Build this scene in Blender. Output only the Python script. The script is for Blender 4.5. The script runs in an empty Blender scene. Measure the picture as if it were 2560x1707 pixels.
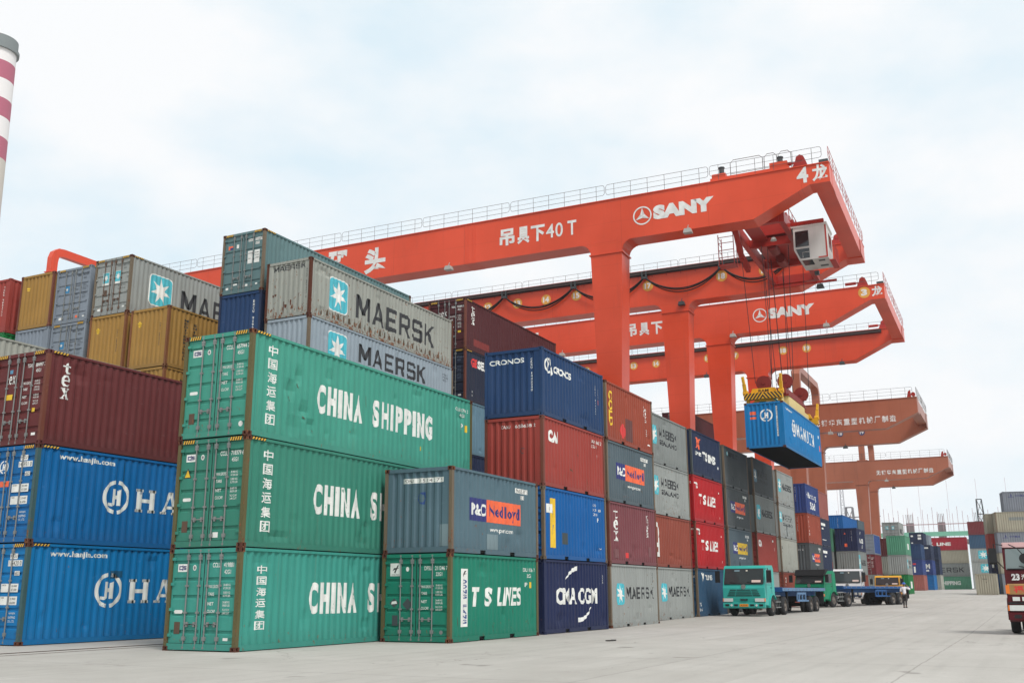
import bpy, bmesh, math, random
from mathutils import Vector, Matrix
R = math.radians
random.seed(11)
S = bpy.context.scene
COL = S.collection

# ---------------------------------------------------------------- camera, sky, sun, exposure
cam = bpy.data.objects.new("camera", bpy.data.cameras.new("camera"))
COL.objects.link(cam); S.camera = cam
F, YAW, PITCH, ROLL, EYE = 2531.7, 1.103276, 0.243211, -0.003756, 1.4167
cam.data.sensor_width = 36.0
cam.data.lens = 36.0 * F / 2560.0
cam.data.clip_start = 0.1
cam.data.clip_end = 6000
fw = Vector((math.sin(YAW)*math.cos(PITCH), math.cos(YAW)*math.cos(PITCH), math.sin(PITCH)))
r0 = Vector((math.cos(YAW), -math.sin(YAW), 0)); u0 = r0.cross(fw)
rr = r0*math.cos(ROLL) + u0*math.sin(ROLL); uu = -r0*math.sin(ROLL) + u0*math.cos(ROLL)
m = Matrix((rr, uu, -fw)).transposed().to_4x4(); m.translation = (0, 0, EYE)
cam.matrix_world = m

SUN_EL, SUN_AZ = 52.0, 214.0            # azimuth clockwise from +Y: the sun stands over the road, a little behind the camera
W = bpy.data.worlds.new("World"); S.world = W; W.use_nodes = True
nt = W.node_tree; nt.nodes.clear()
def N(t, typ, **kw):
    n = t.nodes.new(typ)
    for k, v in kw.items(): setattr(n, k, v)
    return n
out = N(nt, "ShaderNodeOutputWorld"); bg = N(nt, "ShaderNodeBackground")
sky = N(nt, "ShaderNodeTexSky"); sky.sky_type = 'NISHITA'; sky.sun_disc = False
sky.sun_elevation = R(SUN_EL); sky.sun_rotation = R(SUN_AZ); sky.dust_density = 2.5
tc = N(nt, "ShaderNodeTexCoord"); mp = N(nt, "ShaderNodeMapping"); mp.inputs['Scale'].default_value = (1.6, 1.6, 3.2)
ns = N(nt, "ShaderNodeTexNoise"); ns.inputs['Scale'].default_value = 2.3; ns.inputs['Detail'].default_value = 7; ns.inputs['Roughness'].default_value = .52
rp = N(nt, "ShaderNodeMapRange"); rp.inputs['From Min'].default_value = .36; rp.inputs['From Max'].default_value = .6
rp.inputs['To Min'].default_value = .0; rp.inputs['To Max'].default_value = 1.0
mx = N(nt, "ShaderNodeMix", data_type='RGBA'); mx.inputs['B'].default_value = (9.7, 9.85, 10.0, 1)
nt.links.new(tc.outputs['Generated'], mp.inputs['Vector']); nt.links.new(mp.outputs[0], ns.inputs['Vector'])
nt.links.new(ns.outputs['Fac'], rp.inputs['Value']); nt.links.new(rp.outputs[0], mx.inputs['Factor'])
veil = N(nt, "ShaderNodeMix", data_type='RGBA'); veil.inputs['Factor'].default_value = .93; veil.inputs['B'].default_value = (7.9, 9.3, 10.1, 1)
nt.links.new(sky.outputs[0], veil.inputs['A']); nt.links.new(veil.outputs['Result'], mx.inputs['A']); nt.links.new(mx.outputs['Result'], bg.inputs['Color'])
bg.inputs['Strength'].default_value = 0.1
nt.links.new(bg.outputs[0], out.inputs['Surface'])
sl = bpy.data.lights.new("sun", 'SUN'); sl.energy = 2.6; sl.angle = R(16); sl.color = (1, .975, .94)
sun = bpy.data.objects.new("sun", sl); COL.objects.link(sun)
sd = Vector((math.sin(R(SUN_AZ))*math.cos(R(SUN_EL)), math.cos(R(SUN_AZ))*math.cos(R(SUN_EL)), math.sin(R(SUN_EL))))
sun.rotation_euler = sd.to_track_quat('Z', 'Y').to_euler(); sun.location = (0, 0, 200)
S.view_settings.view_transform = 'Standard'; S.view_settings.look = 'None'
S.view_settings.exposure = 0.0; S.view_settings.gamma = 1.0
S.cycles.max_bounces = 6; S.cycles.transparent_max_bounces = 8; S.cycles.diffuse_bounces = 3; S.cycles.glossy_bounces = 2

# ---------------------------------------------------------------- materials
def lin(c):
    return tuple(((x/255.0)/12.92 if x/255.0 <= .04045 else ((x/255.0+.055)/1.055)**2.4) for x in c)
MATS = {}
def newmat(name):
    m = bpy.data.materials.new(name); m.use_nodes = True
    t = m.node_tree; return m, t, t.nodes['Principled BSDF']
def plain(name, c, rough=.6, metal=0.0, spec=.4, emit=0):
    if name in MATS: return MATS[name]
    m, t, b = newmat(name)
    b.inputs['Base Color'].default_value = (*lin(c), 1); b.inputs['Roughness'].default_value = rough
    b.inputs['Metallic'].default_value = metal; b.inputs['Specular IOR Level'].default_value = spec
    if emit:
        b.inputs['Emission Color'].default_value = (*lin(c), 1); b.inputs['Emission Strength'].default_value = emit
    MATS[name] = m; return m
def noise(t, vec, scale, detail=3, rough=.55, sc=None):
    n = N(t, "ShaderNodeTexNoise"); n.inputs['Scale'].default_value = scale
    n.inputs['Detail'].default_value = detail; n.inputs['Roughness'].default_value = rough
    if sc:
        mpn = N(t, "ShaderNodeMapping"); mpn.inputs['Scale'].default_value = sc
        t.links.new(vec, mpn.inputs['Vector']); vec = mpn.outputs[0]
    t.links.new(vec, n.inputs['Vector']); return n.outputs['Fac']
def rng(t, val, a, b, c=0.0, d=1.0):
    n = N(t, "ShaderNodeMapRange"); n.inputs['From Min'].default_value = a; n.inputs['From Max'].default_value = b
    n.inputs['To Min'].default_value = c; n.inputs['To Max'].default_value = d
    t.links.new(val, n.inputs['Value']); return n.outputs[0]
def mixc(t, fac, a, b, mode='MIX'):
    n = N(t, "ShaderNodeMix", data_type='RGBA', blend_type=mode)
    for v, s in ((fac, 'Factor'), (a, 'A'), (b, 'B')):
        if isinstance(v, (tuple, list)): n.inputs[s].default_value = (*v, 1) if len(v) == 3 else v
        elif isinstance(v, (int, float)): n.inputs[s].default_value = v
        else: t.links.new(v, n.inputs[s])
    return n.outputs['Result']
def math2(t, op, a, b):
    n = N(t, "ShaderNodeMath", operation=op)
    for i, v in enumerate((a, b)):
        if isinstance(v, (int, float)): n.inputs[i].default_value = v
        else: t.links.new(v, n.inputs[i])
    return n.outputs[0]
def objcoord(t, rnd=True):
    tc = N(t, "ShaderNodeTexCoord"); v = tc.outputs['Object']
    if rnd:
        oi = N(t, "ShaderNodeObjectInfo"); a = N(t, "ShaderNodeVectorMath", operation='ADD')
        sc = N(t, "ShaderNodeVectorMath", operation='SCALE'); sc.inputs[0].default_value = (91, 57, 0); 
        t.links.new(oi.outputs['Location'], a.inputs[1]); t.links.new(v, a.inputs[0]); v = a.outputs[0]
    return v, tc.outputs['Object']
def paint(name, c, rust=.3, dirt=.35, rough=.5):
    """weathered coating: slow fading, vertical dirt runs, rust freckles and scabs along the low edges"""
    key = 'p_'+name
    if key in MATS: return MATS[key]
    m, t, b = newmat(name)
    v, vo = objcoord(t)
    base = tuple(x*.76 for x in lin(c))
    fade = rng(t, noise(t, v, .55, 4), .32, .68)
    pale = tuple(min(1, x*.86+.014) for x in base); deep = tuple(x*.84 for x in base)
    colr = mixc(t, fade, deep, mixc(t, .5, base, pale))
    streak = rng(t, noise(t, v, 1.0, 4, .65, (7, 7, .35)), .48, .80, 0, dirt)
    colr = mixc(t, streak, colr, tuple(x*.42+.015 for x in base))
    scuff = rng(t, noise(t, v, 3.2, 5, .72, (1.0, 1.0, 2.6)), .62, .70, 0, .45)
    colr = mixc(t, scuff, colr, tuple(min(1, x*.9+.06) for x in base))
    run = rng(t, noise(t, v, 1.0, 3, .6, (11, 11, .22)), .60, .72, 0, .55*rust+.1)
    colr = mixc(t, run, colr, tuple(x*.45+y*.35 for x, y in zip(base, (.16, .085, .05))))
    sep = N(t, "ShaderNodeSeparateXYZ"); t.links.new(vo, sep.inputs[0])
    low = rng(t, sep.outputs['Z'], .15, .95, .085*rust+.02, 0)
    fine = noise(t, v, 5.5, 5, .68, (1.6, 1.6, .8))
    thr = math2(t, 'ADD', fine, low)
    colr = mixc(t, rng(t, math2(t, 'ADD', sep.outputs['Z'], math2(t, 'MULTIPLY', noise(t, v, 2.5, 3), .5)), .2, .85, .5, 0), colr, tuple(x*.55+.02 for x in base))
    mask = rng(t, thr, .705-.075*rust, .735-.075*rust)
    rustc = mixc(t, rng(t, noise(t, v, 14, 2), .35, .65), (.10, .036, .018), (.25, .10, .042))
    colr = mixc(t, math2(t, 'MULTIPLY', mask, min(1, .35+rust)), colr, rustc)
    t.links.new(colr, b.inputs['Base Color'])
    b.inputs['Roughness'].default_value = rough+.08; b.inputs['Specular IOR Level'].default_value = .2
    MATS[key] = m; return m
def chipped(name, c, wear=.5):
    """stencil paint that has flaked off in places and lets the coating below show"""
    key = 'c_'+name
    if key in MATS: return MATS[key]
    m, t, b = newmat(name)
    v, vo = objcoord(t)
    base = lin(c)
    t.links.new(mixc(t, rng(t, noise(t, v, 2.2, 3), .35, .7), base, tuple(x*.78 for x in base)), b.inputs['Base Color'])
    b.inputs['Roughness'].default_value = .55
    tr = N(t, "ShaderNodeBsdfTransparent"); ms = N(t, "ShaderNodeMixShader")
    f = noise(t, v, 7, 5, .72, (1.8, 1.8, .6))
    t.links.new(rng(t, f, .70-.12*wear, .72-.12*wear), ms.inputs['Fac'])
    t.links.new(b.outputs[0], ms.inputs[1]); t.links.new(tr.outputs[0], ms.inputs[2])
    t.links.new(ms.outputs[0], t.nodes['Material Output'].inputs['Surface'])
    MATS[key] = m; return m
RUST = paint('rusty_steel', (104, 56, 38), .8, .5, .8)
RUSTD = paint('dark_rusty_steel', (78, 56, 46), .7, .5, .8)
GALV = paint('galvanised_steel', (150, 152, 150), .25, .3, .45)
GASKET = plain('rubber_gasket', (24, 25, 26), .8)
UNDER = plain('underside_steel', (30, 31, 33), .9)
WHITE = chipped('white_stencil', (232, 232, 226), .35)
WHITEC = chipped('worn_white_stencil', (226, 226, 220), .62)
BLACK = chipped('black_stencil', (42, 44, 47), .35)
TEAL = chipped('teal_decal', (72, 182, 196), .25)
NAVYD = chipped('navy_decal', (38, 44, 112), .2)
ORANGED = chipped('orange_decal', (240, 104, 60), .15)
YELLOWD = chipped('yellow_decal', (232, 190, 40), .3)
REDD = chipped('red_decal', (214, 50, 48), .2)
BLUED = chipped('blue_decal', (30, 66, 130), .3)
HAZY = plain('hazard_yellow', (222, 172, 58), .6)
HAZK = plain('hazard_black', (44, 36, 28), .6)
PATCHM = paint('repair_patch', (138, 158, 164), .2, .3)
DARKP = plain('dark_placard', (62, 70, 72), .7)
TANP = paint('rusted_plate', (108, 84, 68), .7, .5)

# ---------------------------------------------------------------- mesh helpers
class MB:
    def __init__(s): s.v = []; s.f = []; s.sm = []
    def add(s, vs, fs, smooth=False):
        o = len(s.v); s.v += [tuple(x) for x in vs]
        s.f += [tuple(i+o for i in f) for f in fs]; s.sm += [smooth]*len(fs); return s
    def box(s, x0, x1, y0, y1, z0, z1):
        if x1 < x0: x0, x1 = x1, x0
        if y1 < y0: y0, y1 = y1, y0
        if z1 < z0: z0, z1 = z1, z0
        return s.add([(x0,y0,z0),(x1,y0,z0),(x1,y1,z0),(x0,y1,z0),(x0,y0,z1),(x1,y0,z1),(x1,y1,z1),(x0,y1,z1)],
              [(0,3,2,1),(4,5,6,7),(0,1,5,4),(1,2,6,5),(2,3,7,6),(3,0,4,7)])
    def quad(s, a, b, c, d): return s.add([a,b,c,d], [(0,1,2,3)])
    def tube(s, pts, r, n=6, cap=True):
        pts = [Vector(p) for p in pts]; rings = []
        for i, p in enumerate(pts):
            d = (pts[min(i+1,len(pts)-1)] - pts[max(i-1,0)]).normalized()
            a = d.cross(Vector((0,0,1)) if abs(d.z) < .9 else Vector((1,0,0))).normalized(); b = d.cross(a)
            q = r[i] if isinstance(r, (list,tuple)) else r
            rings.append([p + (a*math.cos(2*math.pi*k/n) + b*math.sin(2*math.pi*k/n))*q for k in range(n)])
        vs = [v for rg in rings for v in rg]
        fs = [(i*n+k, i*n+(k+1)%n, (i+1)*n+(k+1)%n, (i+1)*n+k) for i in range(len(pts)-1) for k in range(n)]
        s.add(vs, fs, n > 6)
        if cap: s.add(rings[0], [tuple(range(n))]); s.add(rings[-1], [tuple(reversed(range(n)))])
        return s
    def bar(s, p, q, w, h):
        """square bar between two points"""
        p, q = Vector(p), Vector(q); d = (q-p).normalized()
        a = d.cross(Vector((0,0,1)) if abs(d.z) < .95 else Vector((1,0,0))).normalized(); b = d.cross(a)
        vs = [e + a*w/2*i + b*h/2*j for e in (p, q) for i, j in ((-1,-1),(1,-1),(1,1),(-1,1))]
        return s.add(vs, [(0,1,2,3),(7,6,5,4),(0,4,5,1),(1,5,6,2),(2,6,7,3),(3,7,4,0)])
    def prism(s, poly, lo, hi, axis='x'):
        """polygon (two coordinates) drawn out along an axis"""
        mk = {'x': lambda a, b, t: (t, a, b), 'y': lambda a, b, t: (a, t, b), 'z': lambda a, b, t: (a, b, t)}[axis]
        n = len(poly); vs = [mk(a, b, lo) for a, b in poly] + [mk(a, b, hi) for a, b in poly]
        return s.add(vs, [tuple(range(n)), tuple(range(2*n-1, n-1, -1))] + [(i, (i+1)%n, n+(i+1)%n, n+i) for i in range(n)])
    def cyl(s, c, axis, r, h, n=16, r2=None):
        c = Vector(c); ax = {'x': Vector((1,0,0)), 'y': Vector((0,1,0)), 'z': Vector((0,0,1))}[axis]
        return s.tube([c-ax*h/2, c+ax*h/2], [r, r if r2 is None else r2], n)
    def mesh(s, name, mat):
        me = bpy.data.meshes.new(name); me.from_pydata(s.v, [], s.f); me.update()
        if mat: me.materials.append(mat)
        if any(s.sm):
            me.polygons.foreach_set('use_smooth', s.sm)
        bm = bmesh.new(); bm.from_mesh(me); bmesh.ops.recalc_face_normals(bm, faces=bm.faces[:]); bm.to_mesh(me); bm.free()
        return me
    def build(s, name, mat, parent=None): return put(name, s.mesh(name, mat), parent)
def put(name, me, parent=None):
    o = bpy.data.objects.new(name, me); COL.objects.link(o)
    if parent: o.parent = parent
    return o
def thing(name, label, cat, loc=(0,0,0), rotz=0, group=None):
    o = bpy.data.objects.new(name, None); COL.objects.link(o); o.location = loc; o.rotation_euler = (0, 0, rotz)
    o.empty_display_size = .5
    return tag(o, label, cat, group)
def tag(o, label, cat, group=None):
    o['label'] = label; o['category'] = cat
    if group: o['group'] = group
    return o
def structure(o): o['kind'] = 'structure'; return o

# ---------------------------------------------------------------- lettering as cut shapes
GL = {}
def glyphs(body, bold=0.0):
    """triangles of a word, scaled into the unit square"""
    k = (body, bold)
    if k in GL: return GL[k]
    c = bpy.data.curves.new('word', 'FONT'); c.body = body; c.offset = bold; c.resolution_u = 4
    o = bpy.data.objects.new('word', c); me = bpy.data.meshes.new_from_object(o)
    vs = [v.co.xy for v in me.vertices]
    x0 = min(v[0] for v in vs); x1 = max(v[0] for v in vs); y0 = min(v[1] for v in vs); y1 = max(v[1] for v in vs)
    sx = 1/max(1e-6, x1-x0); sy = 1/max(1e-6, y1-y0)
    vs = [((a-x0)*sx, (b-y0)*sy) for a, b in vs]
    tr = []
    for p in me.polygons:
        idx = list(p.vertices)
        for i in range(1, len(idx)-1): tr.append((vs[idx[0]], vs[idx[i]], vs[idx[i+1]]))
    bpy.data.objects.remove(o); bpy.data.curves.remove(c); bpy.data.meshes.remove(me)
    GL[k] = tr; return tr
def fit(tris, s0, s1, z0, z1): return [[(s0+a*(s1-s0), z0+b*(z1-z0)) for a, b in t] for t in tris]
def word(body, s0, s1, z0, z1, bold=.0, shear=0):
    t = fit(glyphs(body, bold), s0, s1, z0, z1)
    return [[(a+(b-z0)*shear, b) for a, b in q] for q in t] if shear else t
def column(chars, s0, s1, z1, z0, fill=.8, bold=.0):
    """characters stacked one under the other"""
    n = len(chars); st = (z1-z0)/n; o = []
    for i, ch in enumerate(chars):
        if ch == ' ': continue
        top = z1-i*st
        w = (s1-s0)*(.45 if ch in '1Il' else 1); c = (s0+s1)/2
        o += word(ch, c-w/2, c+w/2, top-st*fill, top, bold)
    return o
def turned(body, s0, s1, z0, z1, bold=.0):
    """word turned a quarter, read from top to bottom"""
    return [[(s0+b*(s1-s0), z1-a*(z1-z0)) for a, b in t] for t in glyphs(body, bold)]
def spaced(body, s0, s1, z0, z1, bold=.04, gap=.32, shear=0):
    w = [.42 if ch in 'I1' else 1.0 for ch in body]; k = (s1-s0)/(sum(w)+gap*(len(body)-1)); x = s0; o = []
    for ch, q in zip(body, w):
        o += word(ch, x, x+q*k, z0, z1, bold, shear); x += (q+gap)*k
    return o
def rect(s0, s1, z0, z1): return [[(s0,z0),(s1,z0),(s1,z1),(s0,z1)]]
def rects(*rs): return [q for r in rs for q in rect(*r)]
# square-cut block capitals drawn as strokes on a 0..1 x 0..1 body
BLK = {'M': [(0,0,.2,1),(.8,0,1,1),('p',(.0,1),(.24,1),(.62,.2),(.38,.2)),('p',(.76,1),(1,1),(.62,.2),(.38,.2))],
 'A': [('p',(0,0),(.21,0),(.6,1),(.39,1)),('p',(.79,0),(1,0),(.61,1),(.40,1)),(.24,.22,.78,.38)],
 'E': [(0,0,.22,1),(.22,.82,.95,1),(.22,.41,.86,.58),(.22,0,.95,.18)],
 'R': [(0,0,.21,1),(.21,.82,.82,1),(.21,.38,.82,.55),('p',(.76,.94),(.82,1),(.97,.88),(.97,.5),(.82,.38),(.76,.44)),('p',(.52,.42),(.76,.42),(1,0),(.75,0))],
 'S': [(.1,.82,.92,1),(.1,.41,.9,.59),(.08,0,.88,.18),('p',(.0,.9),(.1,1),(.22,1),(.22,.41),(.1,.41),(0,.5)),('p',(.78,.59),(.9,.59),(1,.49),(1,.1),(.88,0),(.78,0)),(.0,.13,.2,.28),(.8,.72,.98,.86)],
 'K': [(0,0,.21,1),('p',(.2,.42),(.2,.6),(.72,1),(.99,1)),('p',(.3,.5),(.5,.68),(1,0),(.73,0))],
 'H': [(.04,0,.30,1),(.70,0,.96,1),(.3,.42,.7,.58),(0,.0,.36,.12),(.64,0,1,.12),(0,.88,.36,1),(.64,.88,1,1)],
 'a': [('p',(.08,0),(.22,0),(.58,1),(.42,1)),('p',(.68,0),(.94,0),(.62,1),(.44,1)),(.26,.24,.78,.37),(0,0,.34,.1),(.58,0,1,.1)],
 'N': [(.08,0,.22,1),(.80,0,.94,1),('p',(.04,1),(.30,1),(.94,0),(.72,0)),(0,0,.32,.1),(.68,.9,1,1),(0,.9,.2,1)],
 'J': [(.42,.2,.72,1),('p',(.72,.25),(.42,.25),(.34,.12),(.1,.12),(.16,0),(.5,0),(.72,.12)),(.24,.89,.9,1),('p',(0,.12),(.2,.12),(.2,.32),(0,.32))],
 'I': [(.32,0,.68,1),(.1,0,.9,.11),(.1,.89,.9,1)],
 't': [('p',(.30,.22),(.56,.22),(.56,.96),(.44,1),(.30,.84)),(.02,.62,.96,.74),('p',(.30,.22),(.42,0),(.80,0),(.98,.12),(.90,.18),(.7,.12),(.56,.22))],
 'e': [('p',(0,.28),(.28,.28),(.28,.72),(0,.72)),('p',(0,.72),(.28,.72),(.5,.9),(.5,1),(.24,1)),('p',(.5,1),(.5,.9),(.7,.72),(.98,.72),(.76,1)),(.70,.46,.98,.72),(.28,.46,.70,.57),('p',(0,.28),(.28,.28),(.5,.13),(.5,0),(.24,0)),('p',(.5,0),(.5,.13),(.78,.16),(.98,.26),(.8,0))],
 'x': [('p',(.06,.96),(.36,.96),(.96,.04),(.64,.04)),('p',(.08,.04),(.22,.04),(.92,.96),(.76,.96)),(0,0,.36,.1),(.56,0,1,.1),(0,.9,.44,1),(.62,.9,1,1)]}
BLKW = {'M': 1.18, 'I': .55, 'J': .8, 't': .66}
def block(body, s0, s1, z0, z1, gap=.22):
    tot = sum(BLKW.get(c, 1) for c in body)+gap*(len(body)-1); k = (s1-s0)/tot; x = s0; o = []
    for c in body:
        w = BLKW.get(c, 1)*k
        for r in BLK[c]:
            if r[0] == 'p': q = [(a, b) for a, b in r[1:]]
            else: q = [(r[0],r[1]),(r[2],r[1]),(r[2],r[3]),(r[0],r[3])]
            o.append([(x+a*w, z0+b*(z1-z0)) for a, b in q])
        x += w+gap*k
    return o
def star_tris(sc, zc, r, rx=1.0):
    pts = []
    for i in range(14):
        a = math.pi/2 + i*math.pi/7; q = r if i % 2 == 0 else r*.40
        pts.append((sc+math.cos(a)*q*rx, zc+math.sin(a)*q))
    return [[(sc, zc), pts[i], pts[(i+1)%14]] for i in range(14)]
def rrect(s0, s1, z0, z1, r):
    o = []
    for cx, cy, a0 in ((s1-r,z1-r,0),(s0+r,z1-r,90),(s0+r,z0+r,180),(s1-r,z0+r,270)):
        for k in range(5): a = R(a0+k*22.5); o.append((cx+r*math.cos(a), cy+r*math.sin(a)))
    c = ((s0+s1)/2, (z0+z1)/2)
    return [[c, o[i], o[(i+1)%len(o)]] for i in range(len(o))]
def ring(sc, zc, r1, r2, a0=0, a1=360, n=28, rx=1.0):
    o = []
    for i in range(n):
        a, b = R(a0+(a1-a0)*i/n), R(a0+(a1-a0)*(i+1)/n)
        o.append([(sc+math.cos(a)*r1*rx, zc+math.sin(a)*r1),(sc+math.cos(b)*r1*rx, zc+math.sin(b)*r1),
                  (sc+math.cos(b)*r2*rx, zc+math.sin(b)*r2),(sc+math.cos(a)*r2*rx, zc+math.sin(a)*r2)])
    return o
def disc(sc, zc, r, n=20, rx=1.0): return [[(sc,zc),(sc+math.cos(R(360*i/n))*r*rx, zc+math.sin(R(360*i/n))*r),(sc+math.cos(R(360*(i+1)/n))*r*rx, zc+math.sin(R(360*(i+1)/n))*r)] for i in range(n)]
def ring_h(sc, zc, r, rx=1.0):
    """ring broken at the top and bottom round a letter of two stems"""
    o = ring(sc, zc, r, r*.78, 100, 262, 16, rx)+ring(sc, zc, r, r*.78, -80, 82, 16, rx)
    o += [[(sc+a*r*rx, zc+b*r) for a, b in q] for q in ([(-.30,-.55),(-.06,-.42),(-.06,.48),(-.30,.48)], [(.08,-.48),(.32,-.48),(.32,.5),(.08,.4)], [(-.06,-.1),(.08,-.1),(.08,.12),(-.06,.12)], [(-.62,-.5),(-.30,-.55),(-.30,-.36),(-.55,-.34)])]
    return o
def clip(poly, k, lo, hi):
    for sgn, lim in ((1, lo), (-1, -hi)):
        o = []
        for i in range(len(poly)):
            a, b = poly[i], poly[(i+1)%len(poly)]; da, db = sgn*a[k]-lim, sgn*b[k]-lim
            if da >= 0: o.append(a)
            if (da > 0 > db) or (da < 0 < db):
                f = da/(da-db); o.append((a[0]+(b[0]-a[0])*f, a[1]+(b[1]-a[1])*f))
        poly = o
        if len(poly) < 3: return []
    return poly
def drape(polys, folds, to3, eps):
    """lay flat shapes on a folded sheet: folds = [(s, depth)...], to3(s, depth, z) -> point"""
    mb = MB()
    for p in polys:
        a = min(q[0] for q in p); b = max(q[0] for q in p)
        for (sa, da), (sb, db) in zip(folds, folds[1:]):
            if sb <= a or sa >= b or sb-sa < 1e-6: continue
            c = clip(p, 0, sa, sb)
            if len(c) < 3: continue
            vs = [to3(s_, da+(db-da)*(s_-sa)/(sb-sa)-eps, z_) for s_, z_ in c]
            mb.add(vs, [tuple(range(len(vs)))])
    return mb
# ---------------------------------------------------------------- ground
def G(x): return .0074*min(max(0, x-40), 60) + .0125*min(max(0, x-100), 105)
def ground_mat():
    m, t, b = newmat('yard_concrete')
    tcn = N(t, "ShaderNodeTexCoord"); v = tcn.outputs['Object']
    big = rng(t, noise(t, v, .09, 5, .6), .3, .7); mid = rng(t, noise(t, v, .7, 5, .62), .3, .72)
    run = rng(t, noise(t, v, .5, 5, .6, (.10, 1.5, 1)), .40, .70)
    fine = rng(t, noise(t, v, 9, 4, .7), .3, .75)
    c = mixc(t, big, lin((162, 157, 150)), lin((182, 177, 170)))
    c = mixc(t, math2(t, 'MULTIPLY', mid, .5), c, lin((194, 190, 183)))
    c = mixc(t, math2(t, 'MULTIPLY', run, .2), c, lin((140, 136, 128)))
    c = mixc(t, math2(t, 'MULTIPLY', fine, .22), c, lin((134, 130, 124)))
    spot = rng(t, noise(t, v, 2.6, 4, .6, (.8, 1.2, 1)), .66, .74)
    c = mixc(t, math2(t, 'MULTIPLY', spot, .55), c, lin((112, 106, 100)))
    cx_ = N(t, "ShaderNodeSeparateXYZ"); t.links.new(v, cx_.inputs[0]); cb = N(t, "ShaderNodeCombineXYZ")
    t.links.new(math2(t, 'FLOOR', math2(t, 'DIVIDE', cx_.outputs['X'], 6.4), 0), cb.inputs['X']); t.links.new(math2(t, 'FLOOR', math2(t, 'DIVIDE', cx_.outputs['Y'], 4.7), 0), cb.inputs['Y'])
    wn = N(t, "ShaderNodeTexWhiteNoise", noise_dimensions='3D'); t.links.new(cb.outputs[0], wn.inputs['Vector'])
    c = mixc(t, rng(t, wn.outputs['Value'], 0, 1, 0, .30), c, lin((150, 146, 138)))
    # curved tyre tracks: warped bands that follow the lane
    wv = N(t, "ShaderNodeTexWave", wave_type='BANDS', bands_direction='Y'); wv.inputs['Scale'].default_value = .42; wv.inputs['Distortion'].default_value = 4; wv.inputs['Detail'].default_value = 3; wv.inputs['Detail Scale'].default_value = .35
    mw = N(t, "ShaderNodeMapping"); mw.inputs['Scale'].default_value = (.035, 1, 1); mw.inputs['Rotation'].default_value = (0, 0, .05); t.links.new(v, mw.inputs['Vector']); t.links.new(mw.outputs[0], wv.inputs['Vector'])
    trk = math2(t, 'MULTIPLY', rng(t, wv.outputs['Fac'], .74, .97), rng(t, noise(t, v, .16, 4), .42, .62))
    c = mixc(t, math2(t, 'MULTIPLY', trk, .13), c, lin((112, 108, 102)))
    oil = rng(t, noise(t, v, .62, 3, .5), .70, .735)
    c = mixc(t, math2(t, 'MULTIPLY', oil, .5), c, lin((104, 98, 92)))
    # slab joints every six metres, a little wobbly, and hairline cracks
    sep = N(t, "ShaderNodeSeparateXYZ"); t.links.new(v, sep.inputs[0])
    wob = math2(t, 'MULTIPLY', noise(t, v, 1.5, 2), .10)
    for ax, per in (('X', 6.4), ('Y', 4.7)):
        f = math2(t, 'FRACT', math2(t, 'DIVIDE', math2(t, 'ADD', sep.outputs[ax], wob), per), 0)
        d = math2(t, 'ABSOLUTE', math2(t, 'SUBTRACT', f, .5), 0)
        c = mixc(t, math2(t, 'MULTIPLY', rng(t, d, .0, .0055, 1, 0), .55), c, lin((104, 98, 92)))
    vor = N(t, "ShaderNodeTexVoronoi", feature='DISTANCE_TO_EDGE'); vor.inputs['Scale'].default_value = .16
    dv = N(t, "ShaderNodeVectorMath", operation='ADD'); nz = N(t, "ShaderNodeTexNoise"); nz.inputs['Scale'].default_value = .5; nz.inputs['Detail'].default_value = 5
    sc = N(t, "ShaderNodeVectorMath", operation='SCALE'); sc.inputs['Scale'].default_value = 2.6
    t.links.new(v, nz.inputs['Vector']); t.links.new(nz.outputs['Color'], sc.inputs[0]); t.links.new(v, dv.inputs[0]); t.links.new(sc.outputs[0], dv.inputs[1]); t.links.new(dv.outputs[0], vor.inputs['Vector'])
    ck = rng(t, vor.outputs['Distance'], .0, .0035, 1, 0)
    c = mixc(t, math2(t, 'MULTIPLY', math2(t, 'MULTIPLY', ck, rng(t, noise(t, v, .11, 2), .46, .56)), .6), c, lin((96, 90, 84)))
    t.links.new(c, b.inputs['Base Color']); b.inputs['Roughness'].default_value = .85; b.inputs['Specular IOR Level'].default_value = .25
    bp = N(t, "ShaderNodeBump"); bp.inputs['Strength'].default_value = .25; bp.inputs['Distance'].default_value = .02
    t.links.new(noise(t, v, 6, 5, .7), bp.inputs['Height']); t.links.new(bp.outputs[0], b.inputs['Normal'])
    return m
xs = [-2500, -60, 0, 40, 60, 80, 100, 115, 130, 150, 170, 190, 205, 300, 900, 3500]; ys = [-2500, -60, 0, 40, 90, 400, 3000]
gm = MB(); gm.add([(x, y, G(x)) for x in xs for y in ys], [(i*len(ys)+j, (i+1)*len(ys)+j, (i+1)*len(ys)+j+1, i*len(ys)+j+1) for i in range(len(xs)-1) for j in range(len(ys)-1)])
structure(gm.build('yard_ground', ground_mat()))
# crane rails let into the slab: two strips of steel with worn edges
for yr, nm in ((23.1, 'crane_rail'), (22.35, 'crane_rail_groove')):
    for k in range(2 if nm == 'crane_rail' else 1):
        q = MB(); yy = yr+k*53.2
        if nm == 'crane_rail': q.box(-40, 40, yy-.05, yy+.05, -.05, .012)
        else: q.box(-40, 40, yy-.025, yy+.025, -.05, .005)
        structure(q.build(nm, RUSTD))
# rubbish on the slab
def debris(px, py, pts, label):
    q = MB(); q.prism(pts, .002, .03, 'z'); o = q.build('tarpaulin_scrap', plain('old_tarpaulin', (52, 48, 46), .9)); o.location = (px, py, G(px))
    tag(o, label, 'scrap')
debris(29.9, 11.75, [(-.30,-.05),(.0,-.13),(.34,-.02),(.28,.12),(.02,.05),(-.2,.12)], 'black scrap of tarpaulin lying on the open concrete before the navy container')

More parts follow.
